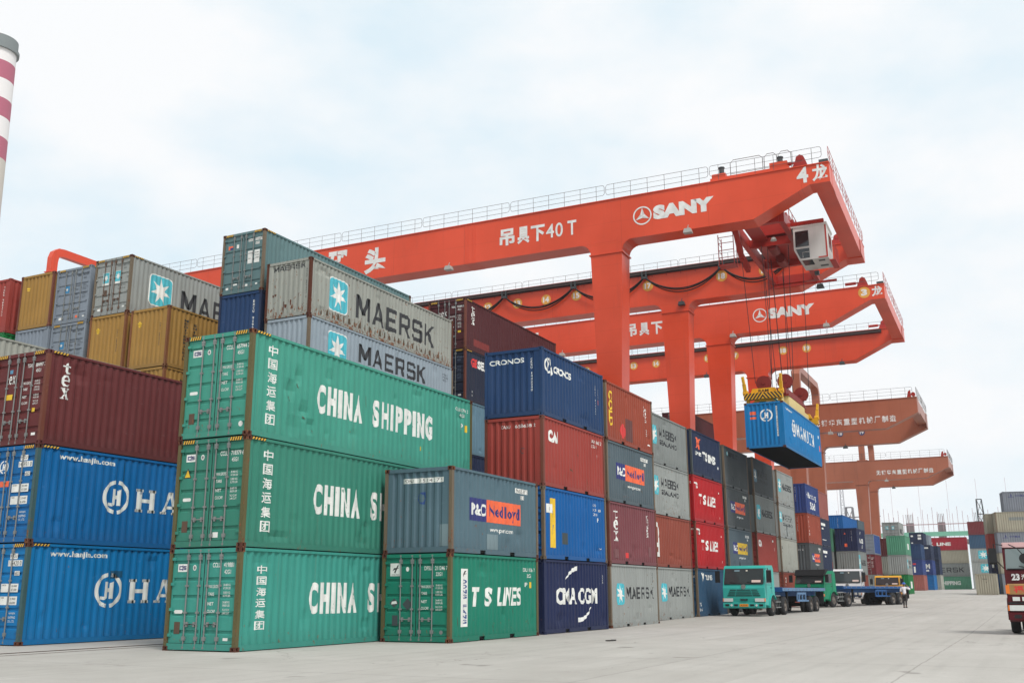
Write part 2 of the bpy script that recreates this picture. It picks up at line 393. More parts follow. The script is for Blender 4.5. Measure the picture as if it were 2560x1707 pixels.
# ---------------------------------------------------------------- containers
CW = 2.438
def make_folds(a, b, pitch, d, parts=(.072, .068, .070, .068)):
    k = pitch/sum(parts); parts = [p*k for p in parts]; n = int((b-a-.06)/pitch); mrg = (b-a-n*pitch)/2
    pts = [(a, 0.0)]; s = a+mrg
    for i in range(n):
        pts += [(s, 0.0), (s+parts[1], d), (s+parts[1]+parts[2], d), (s+parts[1]+parts[2]+parts[3], 0.0)]; s += pitch
    pts.append((b, 0.0)); return pts
FOLD = {}
def side_folds(L):
    if ('s', L) not in FOLD: FOLD['s', L] = make_folds(.12, L-.12, .278, .038)
    return FOLD['s', L]
def end_folds():
    if 'e' not in FOLD: FOLD['e'] = make_folds(.12, CW-.12, .268, .046, (.08, .05, .088, .05))
    return FOLD['e']
GEO = {}
def cached(key, mat, fn, name):
    k = (key, mat.name)
    if k not in GEO: GEO[k] = fn().mesh(name, mat)
    return GEO[k]
def g_side(L, H, sy):
    mb = MB(); f = side_folds(L)
    for (a, da), (b, db) in zip(f, f[1:]):
        y = lambda d: sy*(CW/2-.03-d)
        mb.quad((-L/2+a, y(da), .16), (-L/2+b, y(db), .16), (-L/2+b, y(db), H-.08), (-L/2+a, y(da), H-.08))
    return mb
def g_dent(L, H, spots):
    """near side panel with knocks pushed into it"""
    mb = MB(); f = []
    for (a, da), (b, db) in zip(side_folds(L), side_folds(L)[1:]): f += [(a, da), ((a+b)/2, (da+db)/2)]
    f.append(side_folds(L)[-1]); zs = [.16+(H-.24)*i/16 for i in range(17)]
    off = lambda s, z: sum(d*max(0, 1-((s-a)/ra)**2-((z-b)/rb)**2)**1.5 for a, b, ra, rb, d in spots)
    vs = [(-L/2+s, -(CW/2-.03-d-off(s, z)), z) for s, d in f for z in zs]; k = len(zs)
    mb.add(vs, [(i*k+j, (i+1)*k+j, (i+1)*k+j+1, i*k+j+1) for i in range(len(f)-1) for j in range(k-1)]); return mb
def g_end(L, H, sx):
    mb = MB(); f = end_folds()
    for (a, da), (b, db) in zip(f, f[1:]):
        x = lambda d: sx*(L/2-.03-d)
        mb.quad((x(da), CW/2-a, .18), (x(db), CW/2-b, .18), (x(db), CW/2-b, H-.12), (x(da), CW/2-a, H-.12))
    return mb
def g_post(L, H, c, sx, sy):
    mb = MB(); w = CW/2
    return mb.box(sx*(L/2-.006), sx*(L/2-.135), sy*(w-.006), sy*(w-.115), c, H-c)
def g_rails(L, H):
    mb = MB(); w = CW/2
    for sy in (-1, 1):
        mb.box(-L/2+.136, L/2-.136, sy*(w-.010), sy*(w-.09), H-.085, H-.012)
        if L < 7:
            cuts = [(-L/2+.136, -1.21), (-.85, .85), (1.21, L/2-.136)]
            for a, b in cuts: mb.box(a, b, sy*(w-.012), sy*(w-.05), .022, .165)
            for a in (-1.03, 1.03): mb.box(a-.178, a+.178, sy*(w-.014), sy*(w-.05), .135, .164)
        else: mb.box(-L/2+.136, L/2-.136, sy*(w-.012), sy*(w-.05), .022, .165)
    for sx in (-1, 1):
        mb.box(sx*(L/2-.012), sx*(L/2-.08), -w+.116, w-.116, .03, .185)
        mb.box(sx*(L/2-.010), sx*(L/2-.09), -w+.116, w-.116, H-.125, H-.014)
    return mb
def g_roof(L, H):
    mb = MB(); n = int(L/.35)
    for i in range(n):
        a = -L/2+.1+(L-.2)*i/n; b = -L/2+.1+(L-.2)*(i+1)/n; k = (b-a)*.3
        for p, q, zp, zq in ((a, a+k, 0, 0), (a+k, a+1.4*k, 0, -.018), (a+1.4*k, b-.4*k, -.018, -.018), (b-.4*k, b, -.018, 0)):
            mb.quad((p, -CW/2+.06, H-.018+zp), (q, -CW/2+.06, H-.018+zq), (q, CW/2-.06, H-.018+zq), (p, CW/2-.06, H-.018+zp))
    return mb
def g_floor(L, detail):
    mb = MB(); mb.box(-L/2+.1, L/2-.1, -CW/2+.06, CW/2-.06, .15, .158)
    if detail:
        n = int(L/.38)
        for i in range(1, n): x = -L/2+L*i/n; mb.box(x-.025, x+.025, -CW/2+.055, CW/2-.055, .035, .149)
    else: mb.box(-L/2+.1, L/2-.1, -CW/2+.07, CW/2-.07, .05, .149)
    return mb
def g_cast(sx, sy, top):
    """hollow corner casting, its outer corner at the origin"""
    mb = MB(); a, b, c = .178, .162, .118
    P = lambda x, y, z: (-sx*x, -sy*y, -z if top else z)
    def face(o, u, v, n, lu, lv, hu0, hu1, hv0, hv1, dep):
        q = lambda i, j, k=0: P(*[o[t]+u[t]*i+v[t]*j+n[t]*k for t in range(3)])
        mb.quad(q(0,0), q(lu,0), q(hu1,hv0), q(hu0,hv0)); mb.quad(q(lu,0), q(lu,lv), q(hu1,hv1), q(hu1,hv0))
        mb.quad(q(lu,lv), q(0,lv), q(hu0,hv1), q(hu1,hv1)); mb.quad(q(0,lv), q(0,0), q(hu0,hv0), q(hu0,hv1))
        mb.quad(q(hu0,hv0), q(hu1,hv0), q(hu1,hv0,dep), q(hu0,hv0,dep)); mb.quad(q(hu1,hv0), q(hu1,hv1), q(hu1,hv1,dep), q(hu1,hv0,dep))
        mb.quad(q(hu1,hv1), q(hu0,hv1), q(hu0,hv1,dep), q(hu1,hv1,dep)); mb.quad(q(hu0,hv1), q(hu0,hv0), q(hu0,hv0,dep), q(hu0,hv1,dep))
        mb.quad(q(hu0,hv0,dep), q(hu1,hv0,dep), q(hu1,hv1,dep), q(hu0,hv1,dep))
    face((0,0,0), (0,1,0), (0,0,1), (1,0,0), b, c, .062, .115, .022, .10, .07)     # end face
    face((0,0,0), (1,0,0), (0,0,1), (0,1,0), a, c, .055, .115, .022, .10, .06)     # side face
    mb.quad(P(a,0,0), P(a,b,0), P(a,b,c), P(a,0,c)); mb.quad(P(0,b,0), P(a,b,0), P(a,b,c), P(0,b,c))
    mb.quad(P(0,0,c), P(a,0,c), P(a,b,c), P(0,b,c)); mb.quad(P(0,0,0), P(a,0,0), P(a,b,0), P(0,b,0))
    return mb
def g_door(L, H, left):
    """one leaf: flat land with five pressed grooves, hinge blades on its outer edge"""
    mb = MB(); s0, s1 = (.125, CW/2-.014) if left else (CW/2+.014, CW-.125)
    z0, z1 = .195, H-.135; x = lambda d: -L/2+.052+d
    zs = [(z0, 0)]
    hh = z1-z0
    for i in range(5):
        c = z0+hh*(.10+.195*i+.02); zs += [(c-.055, 0), (c-.03, .034), (c+.045, .034), (c+.055, 0)]
    zs.append((z1, 0)); e = .055
    q = lambda s, d, z: (x(d), CW/2-s, z)
    for (za, da), (zb, db) in zip(zs, zs[1:]):
        mb.quad(q(s0+e,da,za), q(s1-e,da,za), q(s1-e,db,zb), q(s0+e,db,zb))
        if da or db:
            for s in (s0+e, s1-e): mb.add([q(s,0,za), q(s,da,za), q(s,db,zb), q(s,0,zb)], [(0,1,2,3)])
    for a, b in ((s0, s0+e), (s1-e, s1)): mb.quad(q(a,0,z0), q(b,0,z0), q(b,0,z1), q(a,0,z1))
    so = s0 if left else s1; sg = 1 if left else -1
    for k in range(4):
        z = z0+hh*(.07+.285*k)
        mb.box(-L/2+.012, -L/2+.05, CW/2-(so-sg*.085), CW/2-(so+sg*.10), z, z+.075)
    return mb
def g_gasket(L, H):
    mb = MB(); x0, x1 = -L/2+.055, -L/2+.09; q = lambda s: CW/2-s
    mb.box(x0, x1, q(CW/2-.013), q(CW/2+.013), .19, H-.13)
    mb.box(x0, x1, q(.118), q(CW-.118), H-.134, H-.127); mb.box(x0, x1, q(.118), q(CW-.118), .186, .194)
    return mb
def g_rod(L, H, s, hd):
    mb = MB(); y = CW/2-s; x = -L/2+.026
    mb.tube([(x, y, .05), (x, y, H-.04)], .019, 8)
    for z, h in ((.06, .05), (H-.09, .05)): mb.box(x-.018, x+.02, y-.03, y+.03, z, z+h)
    for z in (.26, H*.36, H*.62, H-.30): mb.box(x-.022, x+.025, y-.045, y+.045, z, z+.05)
    mb.box(x-.02, x+.025, y-.05, y+.05, .30, .36); mb.box(x-.02, x+.025, y-.05, y+.05, H-.24, H-.17)
    zz = .26*H if hd else .22*H
    mb.bar((x-.012, y, zz), (x-.012, y+(.36 if hd > 0 else -.36), zz-.015), .03, .022)
    mb.box(x-.02, x+.025, y+(.30 if hd > 0 else -.36), y+(.36 if hd > 0 else -.30), zz-.07, zz+.05)
    return mb
class Box: pass
def container(x, y, z, L, H, mat, end='p', post=None, cast=None, label='', group=None, rot=0, lod=0, rods=None, name='shipping_container', centre=None, floor=None):
    c = Box(); c.L, c.H, c.end = L, H, end
    loc = (x+L/2, y+CW/2, z) if centre is None else (*centre, z)
    c.o = thing(name, label, 'container', loc, rot, group)
    post = post or mat; cast = cast or post
    ok = lambda n, me: put(n, me, c.o)
    for sx in (-1, 1):
        for sy in (-1, 1): ok('corner_post', cached(('f', L, H, lod < 2, sx, sy), post, lambda: g_post(L, H, .112 if lod < 2 else 0, sx, sy), 'corner_post'))
    ok('rails', cached(('r', L, H), mat, lambda: g_rails(L, H), 'rails'))
    if lod == 0 and rot == 0 and group is None:
        spots = []
        for i in range(int(L*.9)):
            lowz = random.random() < .65
            spots.append((random.uniform(.4, L-.4), random.uniform(.3, .8) if lowz else random.uniform(H-.75, H-.35), random.uniform(.12, .45), random.uniform(.12, .34), random.uniform(.015, .06)))
        if name == 'shipping_container' and 'dented' in label: spots += [(1.7, 1.5, .3, .3, .09), (2.05, 1.95, .2, .3, .08), (2.35, 1.0, .3, .25, .09), (2.7, .6, .25, .25, .08), (3.5, 2.2, .3, .2, .05)]
        ok('side_panel', g_dent(L, H, spots).mesh('side_panel', mat)); ok('side_panel', cached(('s', L, H, 1), mat, lambda: g_side(L, H, 1), 'side_panel'))
    else:
        for sy in (-1, 1): ok('side_panel', cached(('s', L, H, sy), mat, lambda: g_side(L, H, sy), 'side_panel'))
    ok('end_panel', cached(('e', L, H, 1), mat, lambda: g_end(L, H, 1), 'end_panel'))
    ok('roof_panel', cached(('t', L, H), mat, lambda: g_roof(L, H), 'roof_panel'))
    ok('underfloor', cached(('u', L, floor), UNDER, lambda: g_floor(L, bool(floor)), 'underfloor'))
    if end == 'p': ok('end_panel', cached(('e', L, H, -1), mat, lambda: g_end(L, H, -1), 'end_panel'))
    else:
        ok('door_gasket', cached(('g', L, H), GASKET, lambda: g_gasket(L, H), 'door_gasket'))
        for left in (True, False):
            d = ok('door', cached(('d', L, H, left), mat, lambda: g_door(L, H, left), 'door'))
            if lod < 2:
                for s, hd in (((.67, -1), (1.08, 1)) if left else ((1.36, -1), (1.79, 1))):
                    put('locking_rod', cached(('k', L, H, s), rods or GALV, lambda: g_rod(L, H, s, hd), 'locking_rod'), d)
    if lod < 2:
        for sx in (-1, 1):
            for sy in (-1, 1):
                for top in (0, 1):
                    o = ok('corner_casting', cached(('c', sx, sy, top), cast, lambda: g_cast(sx, sy, top), 'corner_casting'))
                    o.location = (sx*L/2, sy*CW/2, H if top else 0)
    return c
SINGLE = {'number_plate', 'sticker', 'placard', 'repair_patch', 'repaint_patch', 'soot_stain', 'hazard_strip', 'emblem_plate', 'label_board', 'scrape', 'logo_star', 'hazard_stripes'}
def mark(c, face, mat, polys, name='lettering', lvl=1):
    if name in SINGLE - {'logo_star', 'hazard_stripes'} and len(polys) > 1 and all(len(p) == 4 for p in polys):
        for p in polys: mark(c, face, mat, [p], name, lvl)
        return
    if name == 'lettering' and len(polys) > 1:          # words standing well apart are parts of their own
        iv = sorted(range(len(polys)), key=lambda i: min(q[0] for q in polys[i])); grp = [[iv[0]]]; far = max(q[0] for q in polys[iv[0]])
        for i in iv[1:]:
            a = min(q[0] for q in polys[i])
            if a-far > .4: grp.append([])
            grp[-1].append(i); far = max(far, max(q[0] for q in polys[i]))
        if len(grp) > 1:
            for g in grp: mark(c, face, mat, [polys[i] for i in g], name, lvl)
            return
    L = c.L; eps = .004*lvl
    if face == 's': mb = drape(polys, side_folds(L), lambda s, d, z: (-L/2+s, -CW/2+.03+d, z), eps)
    elif face == 'e' and c.end == 'p': mb = drape(polys, end_folds(), lambda s, d, z: (-L/2+.03+d, CW/2-s, z), eps)
    elif face == 'e': mb = drape(polys, [(0, 0), (CW, 0)], lambda s, d, z: (-L/2+.052+d, CW/2-s, z), eps)
    elif face == 'h': mb = drape(polys, [(0, 0), (CW, 0)], lambda s, d, z: (-L/2+.010+d, CW/2-s, z), eps)
    elif face == 'r': mb = drape(polys, [(0, 0), (L, 0)], lambda s, d, z: (-L/2+s, -CW/2+.010+d, z), eps)
    if mb.f: return mb.build(name, mat, c.o)
def star(c, face, s0, s1, z0, z1, white=WHITE, teal=TEAL, edge=True):
    if edge: mark(c, face, white, rrect(s0-.05, s1+.05, z0-.05, z1+.05, .22), 'logo_border', 1)
    mark(c, face, teal, rrect(s0, s1, z0, z1, .2), 'logo_field', 2)
    mark(c, face, white, star_tris((s0+s1)/2, (z0+z1)/2, (z1-z0)*.46, (s1-s0)/(z1-z0)), 'logo_star', 3)
def hazard(c):
    H, L = c.H, c.L
    for face, spans in (('h', ((.19, .60), (CW-.60, CW-.19))), ('r', ((.19, .75),))):
        for a, b in spans:
            z0, z1 = (H-.118, H-.022) if face == 'h' else (H-.080, H-.018)
            mark(c, face, HAZK, rect(a, b, z0, z1), 'hazard_strip', 1)
            n = 5; st = (b-a)/n; k = st*.5
            mark(c, face, HAZY, [[(a+i*st, z0), (a+i*st+k, z0), (a+i*st+k+st*.4, z1), (a+i*st+st*.4, z1)] for i in range(n)], 'hazard_stripes', 2)
def doorcode(c, pre, num, typ, mat=WHITE, blocks=False):
    H = c.H; z = H-.50
    mark(c, 'e', mat, word(pre, 1.50, 1.76, z, z+.12, .015)+word(num, 1.87, 2.30, z+.0, z+.12, .015)+word(typ, 1.90, 2.12, z-.17, z-.06, .015))
    if blocks: return
    p = []
    for i, (a, b1, b2) in enumerate((('MAX.GROSS', '30.480 KG', '67.200 LBS'), ('TARE', '3.800 KG', '8.370 LBS'), ('NET', '26.680 KG', '58.830 LBS'), ('CU.CAP.', '76.2 CU.M', '2.690 CU.FT'))):
        zz = H-(.93 if i < 2 else 1.36)-.19*(i % 2)-.02
        p += word(a, 1.40, 1.40+(.34 if i == 0 else .2 if i != 3 else .27), zz-.07, zz+.01, .01)
        p += word(b1, 1.90, 2.13, zz-.02, zz+.035, .005)+word(b2, 1.90, 2.14, zz-.10, zz-.045, .005)
    mark(c, 'e', mat, p, 'lettering')
def sidecode(c, body, typ, s0, z1, mat=WHITE, w=.9):
    mark(c, 's', mat, word(body, s0, s0+w, z1-.12, z1, .012)+word(typ, s0+w*.32, s0+w*.72, z1-.32, z1-.20, .012))
def maersk(c, s0, s1, zc, h, mat=BLACK): mark(c, 's', mat, block('MAERSK', s0, s1, zc-h/2, zc+h/2))
def nedlloyd(c, right=ORANGED, dz=0):
    mark(c, 's', NAVYD, rect(1.2, 2.32, 1.03+dz, 1.74+dz), 'logo_field', 1)
    mark(c, 's', right, rect(2.32, 4.76, 1.03+dz, 1.74+dz), 'logo_field', 1)
    mark(c, 's', WHITE, word('P&O', 1.27, 2.28, 1.20+dz, 1.58+dz, .035), 'lettering', 2)
    mark(c, 's', NAVYD, word('Nedlloyd', 2.44, 4.62, 1.10+dz, 1.60+dz, .02), 'lettering', 2)
    mark(c, 's', WHITE, word('www.ponl.com', 2.55, 4.12, .70+dz, .88+dz, .02))
    mark(c, 's', WHITE, rect(4.32, 5.27, 2.13+dz, 2.29+dz)+rect(4.72, 5.02, 1.93+dz, 2.06+dz), 'number_plate', 1)
    mark(c, 's', BLACK, word('PONU 053427 5', 4.36, 5.23, 2.15+dz, 2.27+dz)+word('2210', 4.75, 4.99, 1.945+dz, 2.045+dz), 'lettering', 2)
def tslines(c, mat=WHITE, s0=1.15, s1=4.62, z0=1.03, z1=1.6):
    k = (s1-s0); mark(c, 's', mat, word('T', s0, s0+.13*k, z0, z1, .05, .14)+word('S', s0+.24*k, s0+.38*k, z0, z1, .05, .14)+spaced('LINES', s0+.5*k, s1-.08, z0, z1, .03, .16, .14))
# ---------------------------------------------------------------- the stacks
HS, HC, L2, L4 = 2.591, 2.896, 6.058, 12.192
cs1 = paint('sea_green', (78, 172, 150), .35, .35); cs2 = paint('deep_sea_green', (64, 148, 126), .3, .35); cs3 = paint('turquoise_green', (70, 168, 152), .4, .4)
tsg = paint('emerald_green', (30, 142, 116), .35, .35)
hjb = paint('bright_blue', (0, 116, 186), .25, .45); hjb2 = paint('lighter_bright_blue', (0, 132, 200), .25, .5)
texm = paint('maroon', (116, 50, 50), .15, .3); texd = paint('dark_maroon', (92, 40, 44), .15, .25); texp = paint('pinkish_maroon', (140, 78, 84), .2, .5)
mgry = paint('light_grey', (172, 176, 172), .55, .35); mgr2 = paint('mid_grey', (150, 155, 152), .3, .35); mlb = paint('pale_blue_grey', (174, 188, 198), .15, .3)
mrst = paint('rust_stained_grey', (180, 182, 172), 1.0, .55)
pog = paint('slate_blue_grey', (98, 126, 138), .4, .4); pog2 = paint('steel_grey', (96, 112, 120), .4, .4); pogt = paint('grey_teal', (110, 142, 144), .25, .35)
cro = paint('strong_blue', (34, 70, 116), .2, .35); cai = paint('brick_red', (178, 72, 62), .35, .35)
navy = paint('navy', (32, 44, 88), .15, .35); blu = paint('mid_blue', (0, 104, 180), .25, .4)
gold = paint('rust_orange', (172, 78, 54), .3, .4); cti = paint('terracotta', (164, 80, 62), .3, .45)
red = paint('signal_red', (200, 26, 34), .15, .3); ndk = paint('dark_navy', (38, 52, 84), .15, .3)
dgy = paint('dark_grey', (88, 94, 96), .2, .35); wht = paint('dirty_white', (186, 186, 174), .6, .45); yel = paint('mustard', (186, 142, 70), .3, .35)
brn = paint('rust_brown', (136, 64, 48), .25, .35); hbb = paint('cobalt', (48, 72, 138), .2, .35); sal = paint('salmon_red', (176, 104, 94), .2, .35)
gbl = paint('blue_grey', (150, 160, 172), .2, .3); grn = paint('bright_green', (0, 132, 62), .2, .3); bei = paint('beige', (182, 176, 156), .35, .4)
drd = paint('dark_red', (128, 44, 48), .2, .3); sgr = paint('soft_green', (96, 168, 134), .2, .3); slb = paint('pale_steel_blue', (118, 154, 172), .25, .4)
ysl = paint('dusty_blue', (54, 92, 124), .3, .35); lrd = paint('crimson', (186, 30, 52), .15, .25); cos = paint('cool_grey', (140, 146, 156), .2, .3)
RP = paint('rusty_green_post', (112, 104, 66), .75, .6); RPB = paint('rusty_blue_post', (74, 108, 110), .7, .6); RPG = paint('rusty_grey_post', (132, 116, 96), .8, .5)
RPY = paint('rusty_ochre_post', (146, 92, 54), .7, .5)
RPR = paint('rusty_red_post', (132, 74, 58), .6, .5)
def stack(x, y, L, items, rot=0, z=None, lod=0, centre=None):
    zz = G(x) if z is None else z; o = []
    for it in items:
        mat, H, end, label, fn = it[:5]; kw = it[5] if len(it) > 5 else {}
        jx, jy = random.uniform(-.02, .02), random.uniform(-.02, .02)
        c = container(x+jx, y+jy, zz, L, H, mat, end, label=label, lod=lod, rot=rot, centre=centre, **kw)
        if fn: fn(c)
        zz += H; o.append(c)
    return o
HIDDEN = 'weathered container in the lower tiers of the long block, hidden by nearer stacks'
def hid(mat, H=HC, end='p'): return (mat, H, end, HIDDEN, None, dict(group='lower tiers of the long block', post=None))

# --- three green forty-foot containers at the left front
def csdoor(c, num, typ, zl):
    H = c.H
    mark(c, 'e', WHITE, rect(.30, .63, H-.60, H-.40), 'emblem_plate', 1)
    b = []
    mark(c, 'e', NAVYD, [[(.345,H-.55),(.46,H-.55),(.46,H-.525),(.375,H-.525),(.375,H-.475),(.46,H-.475),(.46,H-.45),(.345,H-.45)]]+rects((.455,.48,H-.57,H-.43),(.49,.59,H-.55,H-.525),(.49,.59,H-.512,H-.488),(.49,.59,H-.475,H-.45),(.565,.59,H-.55,H-.49),(.49,.515,H-.512,H-.45)), 'emblem', 2)
    mark(c, 'e', WHITE, disc(.88, H-.5, .075, 14, .8), 'approval_mark', 1); mark(c, 'e', GALV, disc(.88, H-.5, .045, 12, .8), 'approval_mark', 2)
    mark(c, 'e', WHITE, rrect(.27, .56, H-1.66, H-1.57, .04), 'tag_plate')
    mark(c, 'e', TANP, rect(.30, .50, .42, .72), 'rusted_patch')
    doorcode(c, 'CCLU', num, typ)
def csside(c, zt, zb, zc, sc):
    mark(c, 's', WHITE, column('中国海运集团', .72, 1.1, zt, zb, .76, .014))
    mark(c, 's', WHITEC, spaced('CHINA', 2.94, 5.2, zc-.43, zc+.43, .05)+spaced('SHIPPING', 5.76, 9.38, zc-.43, zc+.43, .05, .3))
def dents(c, spots):
    for s, z, w, h in spots:
        mark(c, 's', paint('bare_rust', (96, 78, 58), 1.0, .3), [[(s, z), (s+w*.4, z-h*.2), (s+w, z-h), (s+w*.35, z-h*.6)]], 'scrape', 1)
def f1(c):
    csdoor(c, '419881 1', '42G1', 0); csside(c, 2.15, .45, 1.3, 1); mark(c, 'e', WHITE, rect(1.98, 2.14, .27, .34), 'sticker')
def f2(c):
    csdoor(c, '718379 6', '45G1', 0); csside(c, 2.6, .33, 1.46, 1); hazard(c)
    mark(c, 'e', BLACK, [[(.25,1.86),(.52,1.86),(.385,2.13)]], 'warning_sign', 1); mark(c, 'e', YELLOWD, [[(.285,1.88),(.485,1.88),(.385,2.08)]], 'warning_sign', 2)
    mark(c, 'e', WHITE, rect(1.40, 1.58, .26, .40), 'sticker')
def f3(c):
    csdoor(c, '657944 2', '45G1', 0); csside(c, 2.6, .3, 1.47, 1); hazard(c); sidecode(c, 'CCLU 657944 2', '45G1', 11.0, 2.5)
    mark(c, 's', WHITE, word('P', 11.42, 11.55, 1.72, 1.95, .02)); mark(c, 's', YELLOWD, rect(11.68, 11.85, 1.66, 1.92), 'sticker')
    mark(c, 'e', WHITE, disc(2.15, .32, .075, 12), 'sticker'); mark(c, 's', YELLOWD, rect(8.6, 8.72, .62, .76), 'sticker')
    dents(c, [(1.6,1.3,.16,.12),(2.0,1.75,.1,.16),(2.3,.85,.14,.1),(2.7,.5,.14,.1),(3.6,2.2,.03,.6),(6.1,1.1,.035,.5),(7.4,1.0,.03,.4),(5.4,2.0,.03,.5),(8.8,.9,.03,.5)])
stack(20.46, 18.13, L4, [
 (cs3, HS, 'd', 'turquoise green long container on the ground, lowest of the three stacked green long ones', f1, dict(post=RP, cast=RUST)),
 (cs2, HC, 'd', 'deep green long container with orange warning triangle on its door, between two other green ones', f2, dict(post=RP, cast=RUST)),
 (cs1, HC, 'd', 'dented sea green long container topmost of three stacked green ones, hazard stripes over its doors', f3, dict(post=RP, cast=RUST))])

# --- two bright blue ones and a maroon one behind them at the left edge
def hjside(c, gap=False):
    mark(c, 's', WHITEC, word('www.hanjin.com', .81, 2.95, 2.48, 2.70, .03)); mark(c, 's', WHITEC, ring_h(3.12, 1.55, .54, .98), 'emblem'); mark(c, 's', WHITEC, block('HaNJIN', 3.95, 9.6, 1.15, 1.9, .26))
def hjdoor(c, pre, num):
    H = c.H
    mark(c, 'e', WHITE, rect(1.66, 1.98, H-.46, H-.30)+rect(1.60, 2.20, H-.66, H-.49)+rect(1.92, 2.14, H-.93, H-.80)+rect(1.40, 1.72, H-1.40, H-1.16)+rect(1.80, 2.14, H-1.40, H-1.16)+rect(1.40, 1.72, H-1.76, H-1.52)+rect(1.80, 2.14, H-1.76, H-1.52), 'number_plate')
    mark(c, 'e', BLACK, word(pre, 1.69, 1.95, H-.44, H-.32)+word(num, 1.63, 2.17, H-.64, H-.51)+word('45G1', 1.94, 2.12, H-.92, H-.82)+word('GROSS', 1.44, 1.62, H-1.22, H-1.18)+word('30.480', 1.85, 2.08, H-1.25, H-1.20)+word('67.200', 1.85, 2.08, H-1.36, H-1.30)+word('TARE', 1.44, 1.58, H-1.58, H-1.54)+word('3.940', 1.85, 2.08, H-1.62, H-1.56)+word('8.690', 1.85, 2.08, H-1.73, H-1.67), 'lettering', 2)
    mark(c, 'e', WHITE, word('HANJIN', 1.86, 2.12, .86, .93)+word('SHIPPING', 1.84, 2.14, .75, .82)+word('CO., LTD.', 1.84, 2.12, .64, .71))
    mark(c, 'e', WHITE, ring_h(.95, H-.62, .2), 'emblem'); mark(c, 'e', ORANGED, rect(.85, 1.25, H-1.22, H-1.05), 'sticker'); hazard(c)
def tx(c, s0=.62, s1=.92, zt=2.6, zb=1.42, mat=WHITE):
    n = (zt-zb)/3
    for i, ch in enumerate('tex'): mark(c, 's', mat, block(ch, s0, s1, zt-n*(i+1)+n*.12, zt-n*i))
def fh1(c):
    hjside(c); hjdoor(c, 'HJCU', '116420 0'); mark(c, 's', paint('soot_stain', (24, 92, 130), .3, .4), [[(3.15,2.15),(3.6,2.15),(3.6,1.95),(3.15,1.9)]], 'soot_stain')
def fh2(c): hjside(c); hjdoor(c, 'HJCU', '145931 0'); mark(c, 's', paint('soot_stain', (24, 92, 130), .3, .4), [[(3.33,2.7),(3.39,2.7),(3.40,2.1),(3.34,2.1)]], 'soot_stain')
def fh3(c):
    tx(c); hazard(c); mark(c, 'e', WHITE, block('tex', .62, 1.0, 1.95, 2.2)); doorcode(c, 'TGHU', '884997 7', '45G1'); mark(c, 'e', YELLOWD, rect(1.9, 2.03, 1.0, 1.12)+rect(.6, .95, 1.45, 1.62), 'sticker')
    mark(c, 'e', paint('sky_sticker', (110,170,205), 0, .1), rect(.72, .86, 2.28, 2.4), 'sticker'); mark(c, 'e', WHITE, rect(1.98, 2.16, .28, .36), 'sticker')
stack(20.43, 26.11, L4, [
 (hjb2, HC, 'd', 'bright blue long container with soot stained round emblem, on the ground at the left edge', fh1, dict(post=RPB, cast=RUST)),
 (hjb, HC, 'd', 'bright blue long container with broken white ring emblem, between its twin and the maroon one', fh2, dict(post=RPB, cast=RUST)),
 (texm, HC, 'd', 'plain maroon long container with white upright lettering on top of two bright blue ones', fh3, dict(post=RPR, cast=texm))])
stack(20.4, 35.4, L4, [hid(gbl, HS), hid(brn), hid(mgr2), (wht, HC, 'p', 'pale greenish white container showing its top edge behind the maroon container', None)])

# --- the long block behind, six high
def fpo(c):
    hazard(c); mark(c, 'e', ORANGED, rect(.32, .58, 2.26, 2.34)+rect(.32, .42, 2.16, 2.26), 'emblem'); mark(c, 'e', NAVYD, rect(.42, .58, 2.16, 2.26), 'emblem', 1); mark(c, 'e', WHITE, rect(.80, .93, 2.18, 2.36), 'sticker')
    mark(c, 'e', WHITE, rect(1.48, 1.74, H_(c)-.50, H_(c)-.38)+rect(1.88, 2.3, H_(c)-.50, H_(c)-.36)+rect(1.90, 2.12, H_(c)-.68, H_(c)-.56)+rect(1.48, 1.78, 1.35, 1.95)+rect(1.86, 2.16, 1.35, 1.95), 'number_plate')
    mark(c, 'e', BLACK, word('PONU', 1.5, 1.72, H_(c)-.48, H_(c)-.40)+word('751820 8', 1.9, 2.28, H_(c)-.48, H_(c)-.38)+word('4510', 1.92, 2.1, H_(c)-.66, H_(c)-.58)+word('30.480', 1.9, 2.12, 1.8, 1.86)+word('67.200', 1.9, 2.12, 1.68, 1.74)+word('4.080', 1.9, 2.12, 1.55, 1.61)+word('GROSS', 1.51, 1.7, 1.8, 1.86)+word('TARE', 1.51, 1.66, 1.55, 1.61), 'lettering', 2)
    mark(c, 'e', WHITE, rect(.72, .95, .42, .5)+rect(1.42, 1.56, .3, .4)+rect(2.0, 2.12, .32, .39)+rect(.3, .45, .26, .36), 'sticker')
def H_(c): return c.H
def femc(c): mark(c, 'e', WHITE, column('EMCU 919316 1', 1.93, 2.02, 2.5, .5, .8, .02))
def fma6(c):
    mark(c, 'e', BLACK, block('MAERSK', .36, 2.12, 2.16, 2.38)); star(c, 's', 1.42, 2.72, .62, 2.08); maersk(c, 3.45, 10.3, 1.26, 1.12)
    mark(c, 'e', BLACK, column('MWCU 654112 0', 2.18, 2.24, 2.1, .75, .75)); 
    mark(c, 's', paint('bare_rust', (96, 78, 58), 1.0, .3), [[(a, .26+.0*a), (a+.14, .24), (a+.12, .38+.25*((i*37)%10)/10), (a+.03, .42+.2*((i*53)%10)/10)] for i, a in enumerate([x*.41 for x in range(2, 28)])], 'rust_scab')
    mark(c, 'e', RUST, [[(s, z), (s+w, z), (s+w*.8, z-h), (s+w*.2, z-h)] for s, z, w, h in ((.33,1.12,.1,.1),(.48,1.14,.1,.1),(.98,.75,.06,.5),(1.35,.8,.05,.25),(1.75,1.05,.06,.6),(1.05,.62,.1,.16))], 'rust_scab')
